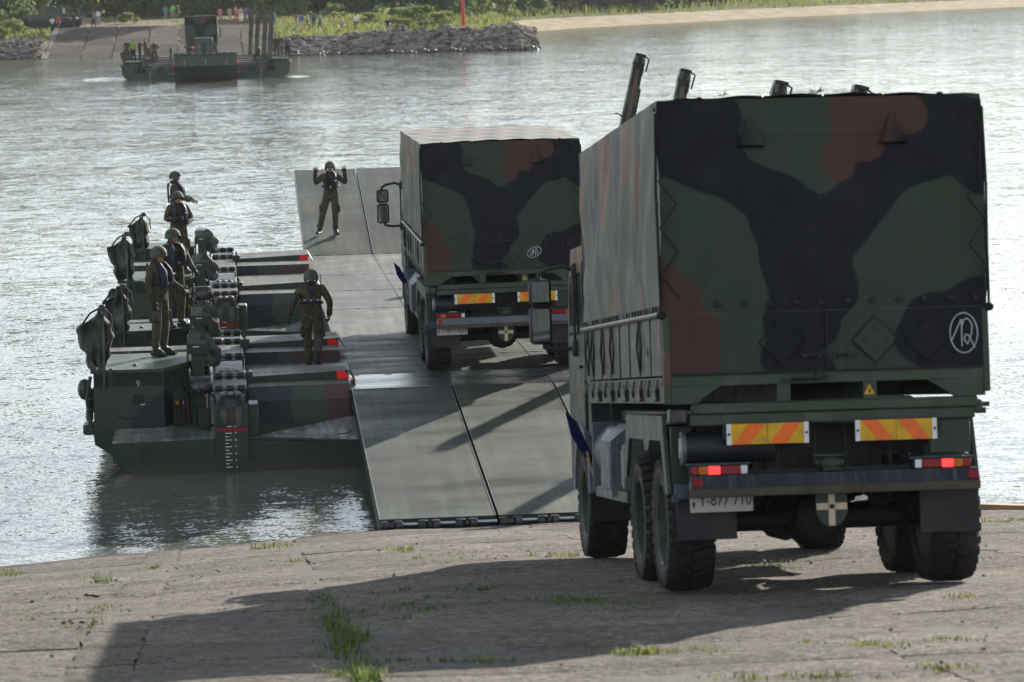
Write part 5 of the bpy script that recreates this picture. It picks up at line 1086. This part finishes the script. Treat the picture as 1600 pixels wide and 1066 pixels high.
def hand_mesh(side, curl, spread, mat='glove'):
    m = MB(mat); m.box(-.043, .043, 0, .09, -.015, .015, .012); m.ell((0, .02, 0), (.040, .045, .024), 8, 6)   # palm along +y, palm faces -z
    for k, (x, L_) in enumerate(((-.034, .066), (-.012, .080), (.011, .084), (.034, .074))):
        p = Vector((x*side, .085, 0)); a = 0; pts = [p-Vector((0, .03, 0)), p]; sx = x*side*spread*6
        for j, f in enumerate((.42, .32, .26)): a += curl*(.7 if j == 0 else 1); p = p+Vector((sx*L_*f*2, math.cos(a)*L_*f, -math.sin(a)*L_*f)); pts.append(p)
        m.tube(pts, [.0115, .0115, .0105, .0098, .0075], 7)
    th = side*.040; m.tube([(th*.5, .015, -.004), (th*1.25, .045, -.012), (th*1.6, .072, -.020-.01*curl), (th*1.55-side*.006*curl, .095, -.028-.01*curl)], [.017, .015, .012, .009], 7)
    return m.mesh('glove', ang=60)
def soldier(label, loc, rz, pose, hands, scale=1.0, vest=True, radio=False, tilt=(0, 0)):
    me, J = body_mesh(pose, hands=False, fat=1.06); o = person_obj(me, label, loc, rz, SOLD, scale); o['category'] = 'soldier'; o['group'] = 'soldiers working on the ferry'
    V = lambda n: Vector(J[n]); hd = V('hd'); nk = V('nk'); ch = V('ch'); sp = V('sp')
    # helmet turned with the head
    fwd = (V('ns')-hd); fwd.z = 0; hz = math.atan2(-fwd.x, fwd.y); M_ = Matrix.Rotation(hz, 3, 'Z') @ Matrix.Rotation(tilt[0], 3, 'X')
    m = MB('helmet', 'black_paint'); n = 18; vs = []; fs = []; rows = 8
    for i in range(rows+1):
        ph_ = math.pi*.5*i/rows*1.10
        for k in range(n):
            a = 2*math.pi*k/n; low = (.012 if math.sin(a) > .5 else (-.040 if math.sin(a) < .35 else -.01)) if i == rows else 0
            p = Vector((.128*math.sin(ph_)*math.cos(a), .148*math.sin(ph_)*math.sin(a)-.006, .128*math.cos(ph_)+low)); 
            if i == rows: p.x *= 1.05; p.y *= 1.06
            vs.append(M_ @ p + hd + Vector((0, 0, .045)))
    for i in range(rows):
        for k in range(n): fs.append((i*n+k, (i+1)*n+k, (i+1)*n+(k+1) % n, i*n+(k+1) % n))
    m.add(vs, fs+[tuple(range(n))]); hl = m.build('helmet', o, ang=70)
    m = MB('black_paint'); m.tube([hd+M_ @ Vector((s*.112, .02, .02)) for s in (-1,)]+[hd+M_ @ Vector((-.07, .06, -.085)), hd+M_ @ Vector((0, .085, -.105)), hd+M_ @ Vector((.07, .06, -.085)), hd+M_ @ Vector((.112, .02, .02))], .009, 5)
    for s in (-1, 1): m.ell(hd+M_ @ Vector((s*.105, -.01, -.015)), (.022, .035, .045), 8, 6)
    m.build('chin_strap', hl)
    for s in (-1, 1):
        m = MB('ink', 'white_paint'); m.ell(hd+M_ @ Vector((s*.032, .083, .012)), (.017, .010, .010), 8, 5); m.build('eye', o)
        m = MB('skin'); m.ell(hd+M_ @ Vector((s*.082, -.0, -.01)), (.012, .024, .032), 8, 6); m.build('ear', o)
    if vest:
        up = (nk-sp).normalized(); side = (V('shR')-V('shL')).normalized(); fr = up.cross(side).normalized()*-1
        if fr.dot(Vector((0, 1, 0))) < -.3 and False: fr = -fr
        fr = side.cross(up)*-1 if side.cross(up).y < 0 else side.cross(up)
        def q(a, b, c): return ch+side*a+fr*b+up*c
        m = MB('navy'); m.tube([q(-.105, .165, -.22), q(-.115, .175, -.08), q(-.115, .155, .04), q(-.10, .08, .14), q(-.06, -.06, .185), q(0, -.09, .195), q(.06, -.06, .185), q(.10, .08, .14), q(.115, .155, .04), q(.115, .175, -.08), q(.105, .165, -.22)], [.055, .066, .062, .052, .045, .045, .045, .052, .062, .066, .055], 10, flat=.62); vt = m.build('life_vest', o, ang=70)
        m = MB('navy', 'steel_bright'); ringp = [q(.205*math.cos(a), .155*math.sin(a)+.0, -.16) for a in np.linspace(0, 2*math.pi, 19)]; m.tube(ringp, .022, 6, cap=False, flat=1.3)
        m.tube([q(-.06, -.155, .16), q(-.03, -.168, .03), q(0, -.170, -.05), q(.03, -.168, .03), q(.06, -.155, .16)], .020, 6); m.tube([q(0, -.170, -.04), q(0, -.160, -.30)], .022, 6)
        m.m('steel_bright').box(*sum([[v-.022, v+.022] for v in q(0, .185, -.17)], []), .006)
        for a in (-.12, .0, .12): p = q(a, -.178, -.12); m.box(p.x-.018, p.x+.018, p.y-.01, p.y+.01, p.z-.014, p.z+.014)
        m.build('harness', vt)
        m = MB('white_paint'); p = q(-.13, .225, -.02); m.box(p.x-.03, p.x+.03, p.y-.008, p.y+.004, p.z-.012, p.z+.012); m.build('vest_patch', vt)
    m = MB('flecktarn')
    for s, n_ in ((-1, 'L'), (1, 'R')):
        a, b = V('hi'+n_), V('kn'+n_); p = a*.35+b*.65+Vector((s*.085, 0, 0)); m.box(p.x-.035, p.x+.035, p.y-.085, p.y+.085, p.z-.10, p.z+.09, .025)
        a = V('an'+n_); m.tube([a+Vector((0, 0, .13)), a+Vector((0, 0, .07))], [.078, .076], 10)
    split_build(m, 'trouser_pocket', o)
    m = MB('boot')
    for n_ in 'LR': a, b = V('an'+n_), V('to'+n_); d = (b-a); d.z = 0; d.normalize(); m.tube([a-d*.07+Vector((0, 0, -.06)), a+Vector((0, 0, -.055)), b+d*.05+Vector((0, 0, -.012))], [.045, .055, .045], 8, flat=.8)
    split_build(m, 'boot', o)
    for n_, (curl, spread, pn) in hands.items():
        s = -1 if n_ == 'L' else 1; wv = V('wr'+n_); d = (wv-V('el'+n_)).normalized(); pn = Vector(pn); pn = (pn-d*pn.dot(d)).normalized(); zx = -pn; xx = d.cross(zx)
        g = obj('glove', hand_mesh(1 if s < 0 else -1, curl, spread), o); mm = Matrix((xx, d, zx)).transposed().to_4x4(); mm.translation = wv+d*.015; g.matrix_basis = mm
        m = MB('flecktarn'); m.cyl(wv-d*.07, wv+d*.01, .056, .050, 10); m.build('cuff', o)
    if radio:
        m = MB('black_paint'); p = ch+Vector((.17, .03, .05)); m.box(p.x-.03, p.x+.03, p.y-.03, p.y+.03, p.z-.1, p.z+.06, .01); m.cyl(p+Vector((.0, 0, .05)), p+Vector((.02, -.02, .30)), .007, n=5); m.build('radio', o)
    return o
def turn(dx, dy): return math.atan2(-dx, dy)
# the guide on the far ramp, both hands raised, facing the lorry
gz = .995+ (78.0-76.3)*math.tan(R(11.2))
soldier('soldier facing the camera with both hands raised on the far ramp', (2.73, 78.0, gz+.015), turn(-.05, -1), dict(elL=(-.37, .05, 1.24), wrL=(-.35, .14, 1.50), elR=(.37, .04, 1.24), wrR=(.36, .13, 1.50), knL=(-.10, .04, .50), anL=(-.09, -.0, .10), toL=(-.13, .15, .045), hiL=(-.10, 0, .92), hiR=(.10, 0, .92), knR=(.21, .05, .52), anR=(.29, .0, .13), toR=(.34, .14, .075)),
        dict(L=(.12, .55, (0, 1, 0)), R=(.12, .55, (0, 1, 0))), .99)
# the soldier walking away across the walkway
soldier('soldier walking away between the truck and the rig, arms swinging', (1.52, 54.15, .985), turn(.04, 1), dict(pel=(0, 0, .96), sp=(-.01, .02, 1.14), ch=(-.01, .05, 1.33), nk=(.0, .07, 1.49), hd=(.0, .10, 1.60), tp=(0, .10, 1.69), ns=(.0, .195, 1.585), mo=(0, .165, 1.54), shL=(-.205, .03, 1.42), shR=(.20, .05, 1.42), elL=(-.34, -.03, 1.17), wrL=(-.40, .05, .94), elR=(.33, .02, 1.18), wrR=(.31, .12, .95),
        knL=(-.10, .12, .52), anL=(-.07, .10, .12), toL=(-.10, .27, .07), knR=(.11, .05, .51), anR=(.08, -.28, .21), toR=(.10, -.17, .07)), dict(L=(.55, .15, (1, 0, 0)), R=(.75, .1, (-1, 0, 0))), .93, radio=True)
# the crew standing on the rig housings
soldier('soldier nearest the camera standing on the engine housing, head turned down', (-.98, 52.75, 1.44), turn(.86, -.5), dict(ns=(.03, .10, 1.57), mo=(.02, .08, 1.525), hd=(.0, .035, 1.61), elR=(.27, -.03, 1.16), wrR=(.27, .05, .91), elL=(-.24, .10, 1.17), wrL=(-.16, .36, 1.06), knL=(-.13, .02, .5), anL=(-.14, -.03, .1), anR=(.13, -.02, .1)),
        dict(R=(.45, .1, (-1, 0, 0)), L=(.6, .1, (0, 0, -1))), 1.0, tilt=(-.25, 0))
soldier('bearded soldier behind the nearest one, reaching for the controls', (-.78, 56.75, 1.47), turn(.55, -.83), dict(elL=(-.25, .12, 1.17), wrL=(-.20, .37, 1.04), elR=(.29, .02, 1.17), wrR=(.26, .20, 1.0), ns=(-.03, .115, 1.60)), dict(L=(.6, .1, (0, 0, -1)), R=(.6, .1, (0, 0, -1))), .97)
soldier('soldier with dark glasses at the third control post of the ferry', (-.80, 67.75, 1.44), turn(.3, -.95), dict(elL=(-.29, .06, 1.16), wrL=(-.13, .30, 1.12), elR=(.30, .05, 1.17), wrR=(.12, .28, 1.20), tp=(0, .0, 1.70)), dict(L=(.7, .1, (0, 0, -1)), R=(.7, .1, (0, -1, 0))), .96)
s4 = soldier('farthest soldier on the rig, seen in profile beside the last control post', (-.92, 74.3, 1.47), turn(.98, -.15), dict(elL=(-.24, .10, 1.18), wrL=(-.16, .36, 1.10), elR=(.24, .10, 1.18), wrR=(.18, .36, 1.10)), dict(L=(.6, .1, (0, 0, -1)), R=(.6, .1, (0, 0, -1))), .97)
m = MB('ink'); m.tube([(-.085, .05, 1.635), (-.05, .098, 1.63), (0, .112, 1.628), (.05, .098, 1.63), (.085, .05, 1.635)], .019, 6)
[m.build('sunglasses', o) for o in bpy.data.objects if o.get('label', '').startswith('soldier with dark glasses')][:1]
# onlookers and crews in the distance
FARB = [body_mesh(p, True, 1, f_, False)[0] for p, f_ in ((dict(), 1), (dict(elL=(-.26, .12, 1.2), wrL=(-.10, .24, 1.38), haL=(-.05, .24, 1.46), elR=(.26, .12, 1.2), wrR=(.10, .24, 1.38), haR=(.05, .24, 1.46)), 1.05), (dict(knL=(-.1, .16, .53), anL=(-.1, .26, .14), toL=(-.1, .40, .10), anR=(.1, -.24, .13), toR=(.1, -.10, .05), wrL=(-.27, -.10, .95), haL=(-.27, -.12, .86), wrR=(.27, .2, .97), haR=(.27, .24, .88)), 1),
        (dict(elL=(-.33, -.03, 1.2), wrL=(-.20, .08, 1.02), haL=(-.15, .06, .96), elR=(.33, -.03, 1.2), wrR=(.20, .08, 1.02), haR=(.15, .06, .96), anL=(-.2, -.02, .1), toL=(-.24, .15, .045)), 1.1),
        (dict(hiL=(-.1, .02, .92), knL=(-.13, .40, .95), anL=(-.13, .42, .52), toL=(-.14, .58, .47), hiR=(.1, .02, .92), knR=(.13, .40, .95), anR=(.13, .40, .52), toR=(.14, .56, .47), wrL=(-.2, .28, 1.0), haL=(-.15, .36, 1.0), wrR=(.2, .28, 1.0), haR=(.15, .36, 1.0)), 1.05))]
def far(k, x, y, z, rz, top, leg, head, label, s_=1.0, group='onlookers on the far bank', arm=None, boot='boot'):
    o = person_obj(FARB[k], label, (x, y, z), rz, (top, leg, 'skin', head, arm or 'skin', 'skin', leg, boot), s_, group); return o
B_ = [('a', -20.8, 378.2, 1, 'cloth_red', 'cloth_jeans', 'hair_dark', 'onlooker in a red top raising a camera at the left end of the crowd'), ('b', -20.0, 375.9, 0, 'cloth_grey', 'cloth_jeans', 'hair_dark', 'onlooker in grey beside the person in red left of the vehicle'), ('b2', -20.9, 374.5, 3, 'cloth_black', 'cloth_black', 'hair_dark', 'onlooker in black standing lowest at the left riprap edge'),
      ('c', -17.6, 370.1, 1, 'cloth_white', 'cloth_black', 'hair_dark', 'onlooker in a white shirt in front of the military vehicle'), ('d', -16.9, 370.3, 0, 'cloth_red', 'cloth_jeans', 'hair_dark', 'onlooker in a red shirt in front of the military vehicle'), ('e', -15.3, 372.5, 0, 'cloth_black', 'cloth_black', 'hair_dark', 'dark clothed onlooker just right of the military vehicle'),
      ('f', -14.2, 372.9, 3, 'cloth_jeans', 'cloth_grey', 'hair_dark', 'onlooker in a blue jacket second right of the military vehicle'), ('g', -13.0, 370.8, 2, 'cloth_grey', 'cloth_black', 'hair_fair', 'walking onlooker in grey right of the military vehicle'), ('h', -12.9, 382.2, 0, 'cloth_white', 'cloth_grey', 'hair_fair', 'onlooker in a white shirt behind the walking one in grey'),
      ('i', -5.5, 408.3, 3, 'cloth_teal', 'cloth_grey', 'hair_fair', 'onlooker in pale blue next to the lime green one'), ('j', -4.6, 406.8, 3, 'cloth_lime', 'cloth_grey', 'hair_dark', 'onlooker in a bright lime green top'), ('k', 1.2, 384.2, 0, 'cloth_pink', 'cloth_pink', 'hair_dark', 'onlooker in pink standing alone beside the truck roof'),
      ('l', 2.3, 383.0, 0, 'cloth_beige', 'cloth_beige', 'hair_fair', 'onlooker in beige at the left of the tight group'), ('m', 3.0, 377.2, 1, 'cloth_pink', 'cloth_red', 'hair_dark', 'onlooker in pink within the tight group'), ('n', 3.5, 374.4, 0, 'cloth_beige', 'cloth_white', 'hair_fair', 'onlooker in pale clothes in the middle of the tight group'), ('o', 4.0, 370.8, 2, 'cloth_jeans', 'cloth_jeans', 'hair_dark', 'onlooker in navy blue in front of the tight group'),
      ('p', 4.6, 382.8, 3, 'cloth_blue', 'cloth_jeans', 'hair_dark', 'onlooker in bright blue at the right of the tight group'), ('p2', 5.4, 384, 0, 'cloth_red', 'cloth_beige', 'hair_fair', 'onlooker in dull red behind the tall masts'), ('q', 6.9, 358.5, 3, 'cloth_teal', 'cloth_jeans', 'hair_dark', 'onlooker in a teal jacket right of the tall masts'), ('r', 9.2, 352.1, 2, 'cloth_black', 'cloth_grey', 'hair_dark', 'onlooker in black walking on the grass bank'), ('s', 9.7, 350.5, 0, 'cloth_blue', 'cloth_beige', 'hair_fair', 'onlooker in blue and beige on the grass bank'),
      ('t', 10.4, 352.7, 2, 'cloth_beige', 'cloth_jeans', 'hair_fair', 'onlooker in beige striding on the grass bank'), ('u', 11.1, 353.6, 0, 'cloth_jeans', 'cloth_black', 'hair_dark', 'onlooker in dark blue fourth on the grass bank'), ('v', 11.7, 350.6, 2, 'cloth_grey', 'cloth_black', 'hair_dark', 'onlooker in grey last of the walking row on the grass bank'), ('x', 15.3, 346.0, 0, 'cloth_white', 'cloth_black', 'hair_dark', 'onlooker in a white top standing alone above the groyne')]
for (_, x, y, k, top, leg, hd_, lab) in B_:
    far(k, x, y, zb(x, y)+(.03 if -17.3 < x < 7 else 0), math.pi+random.uniform(-.5, .5) if k != 2 else random.choice((1.5, -1.5)), top, leg, hd_, lab, random.uniform(.94, 1.03), arm=top if random.random() < .5 else None)
far(4, 18.3, 339.6, zb(18.3, 339.6)-.12, math.pi, 'cloth_black', 'cloth_jeans', 'hair_dark', 'onlooker in dark clothes sitting on the groyne stones'); far(4, 13.8, 345.6, zb(13.8, 345.6)-.42, math.pi, 'cloth_beige', 'cloth_grey', 'hair_fair', 'onlooker in beige sitting in the grass above the groyne')
for (k, x, y, z, rz, top, lab) in [(3, -6.55, 258.9, 1.44, 2.8, 'flecktarn', 'distant soldier at the outer left edge of the far ferry'), (0, -6.1, 258.6, 1.44, 3.4, 'cloth_hivis', 'distant crew member in a yellow safety vest on the far ferry'), (1, -5.6, 259.2, 1.44, -1.3, 'flecktarn', 'distant soldier at the front controls of the far ferry'), (0, -5.25, 263.2, 1.44, -1.2, 'flecktarn', 'distant soldier behind the front controls of the far ferry'),
                           (3, -4.9, 259.0, 1.02, -1.4, 'flecktarn', 'distant stooping soldier beside the coupling of the far ferry'), (3, -4.55, 264.5, 1.2, 2.9, 'flecktarn', 'distant soldier in a pale helmet standing inboard on the far ferry'), (0, -3.2, 261.0, 1.0, 1.57, 'flecktarn', 'lone distant soldier standing between truck and crew on the far ferry'),
                           (4, 3.75, 258.4, .80, 1.2, 'flecktarn', 'distant soldier crouching left of the tall masts'), (0, 5.15, 259.5, 1.44, 3.1, 'flecktarn', 'distant soldier right of the tall masts'), (3, 5.5, 262.0, 1.44, 2.6, 'flecktarn', 'distant soldier at the right rear housing of the far ferry'), (1, 6.0, 258.8, 1.44, 3.6, 'cloth_jeans', 'distant crew member in blue at the right end of the far ferry')]:
    far(k, x, y, z, rz, top, top if top == 'flecktarn' else 'cloth_black', 'helmet', lab, 1.0, 'crew on the distant ferry', arm=top)

# red river mark, armoured vehicle on the far crest
t = thing('river_mark', 'tall red steel river mark standing on the groyne', 'marker post', (26.0, 337.5, 1.6))
m = MB('red_pole'); 
paint('red_pole', (.55, .02, .03), .5, .12)
m.cyl((0, 0, -.3), (0, 0, 9.5), .17, .15, 12); m.build('pole', t); m = MB('red_pole'); m.cyl((0, 0, -.3), (0, 0, 2.2), .23, .21, 12); m.box(-.05, .05, -.34, -.2, .5, 2.0); m.build('pole_base', t); m = MB('red_pole'); m.lathe([(9.4, .5), (9.5, .5), (10.9, .02)], (0, 0, 0), 'z', 16); m.build('top_mark', t)
t = thing('armoured_vehicle', 'dark green tracked armoured vehicle parked on the far slipway crest', 'armoured vehicle', (-17.9, 375.5, zb(-17.9, 375.5)+.02), (0, 0, R(-64)))
m = MB('green_paint'); m.prism([(-2.9, .55), (-3.1, 1.1), (-2.7, 1.75), (2.2, 1.75), (3.2, 1.05), (2.9, .55)], 'x', -1.3, 1.3); m.build('hull', t)
m = MB('camo_steel'); m.prism([(-1.0, -1.2), (.9, -1.2), (1.05, .9), (.5, 1.5), (-.5, 1.5), (-1.05, .9)], 'z', 1.75, 2.35); m.box(-.9, -.3, -.6, .1, 2.35, 2.55, .03); m.box(.3, .8, -.4, .2, 2.35, 2.6, .03); tu = m.build('turret', t); m = MB('black_paint'); m.cyl((0, 1.4, 2.05), (0, 4.3, 2.2), .06); m.box(-.15, .15, -.2, .5, 2.6, 3.0, .02); m.cyl((0, .3, 2.9), (0, 1.2, 2.95), .03); m.cyl((-.8, -1, 2.3), (-.85, -1.1, 4.2), .02, n=5); split_build(m, 'gun', tu)
for s in (-1, 1):
    m = MB('rubber'); m.prism([(-3.0, .45), (-2.7, .02), (2.5, .02), (3.05, .5), (2.9, .95), (-2.9, .95)], 'x', s*1.02, s*1.5); m.build('track', t); m = MB('dark_green'); m.box(s*1.31, s*1.56, -3.0, 2.6, .85, 1.25, .03); m.build('skirt', t)
    for k in range(6): m = MB('chassis_black'); m.lathe([(-.04, .36), (.04, .36)], (s*1.53, -2.3+k*.92, .42), 'x', 14); m.build('road_wheel', t)
# sprig of leaves fallen on the lorry's roof
def sprig(p, n, s_):
    m = MB('grass_green')
    for k in range(n):
        a = k*2.4; b = .5+.5*random.random(); c = Vector(p)+Vector((math.cos(a), math.sin(a), 0))*.03*s_; e = c+Vector((math.cos(a)*.10, math.sin(a)*.06, .02+.05*b))*s_; nn = Vector((-math.sin(a), math.cos(a), .3))*.025*s_
        m.add([c, (c+e)/2+nn, e, (c+e)/2-nn], [(0, 1, 2, 3)])
    m.tube([Vector(p)+Vector((-.12*s_, 0, 0)), Vector(p), Vector(p)+Vector((.08*s_, .05, .04))], .004, 4); return m.build('leaf_sprig', smooth=False)
mw = truck1.matrix_world if False else (Matrix.Translation(truck1.location) @ truck1.rotation_euler.to_matrix().to_4x4())
tag(sprig(mw @ Vector((.0, -.74, 3.86)), 7, .55), 'larger green leaf sprig lying on the top edge of the near truck', 'leaves'); tag(sprig(mw @ Vector((-.75, -.74, 3.855)), 5, .35), 'tiny green leaf sprig on the near truck top, left of the larger', 'leaves')

# ------------------------------------------------------------------ river haze
t = bpy.data.materials.new('haze'); t.use_nodes = True; nt = t.node_tree; nt.nodes.remove(nt.nodes['Principled BSDF'])
pv = nt.nodes.new('ShaderNodeVolumePrincipled'); pv.inputs['Color'].default_value = (.93, .96, 1, 1); pv.inputs['Density'].default_value = .00008; pv.inputs['Anisotropy'].default_value = .1
nt.links.new(pv.outputs[0], nt.nodes['Material Output'].inputs['Volume']); MATS['haze'] = t
mb = MB('haze'); mb.box(-270, 530, -52, 975, -16, 27); hz = mb.build('haze', smooth=False); struct(hz, 'stuff'); hz['label'] = 'thin pale haze lying over the river'; hz['category'] = 'haze'
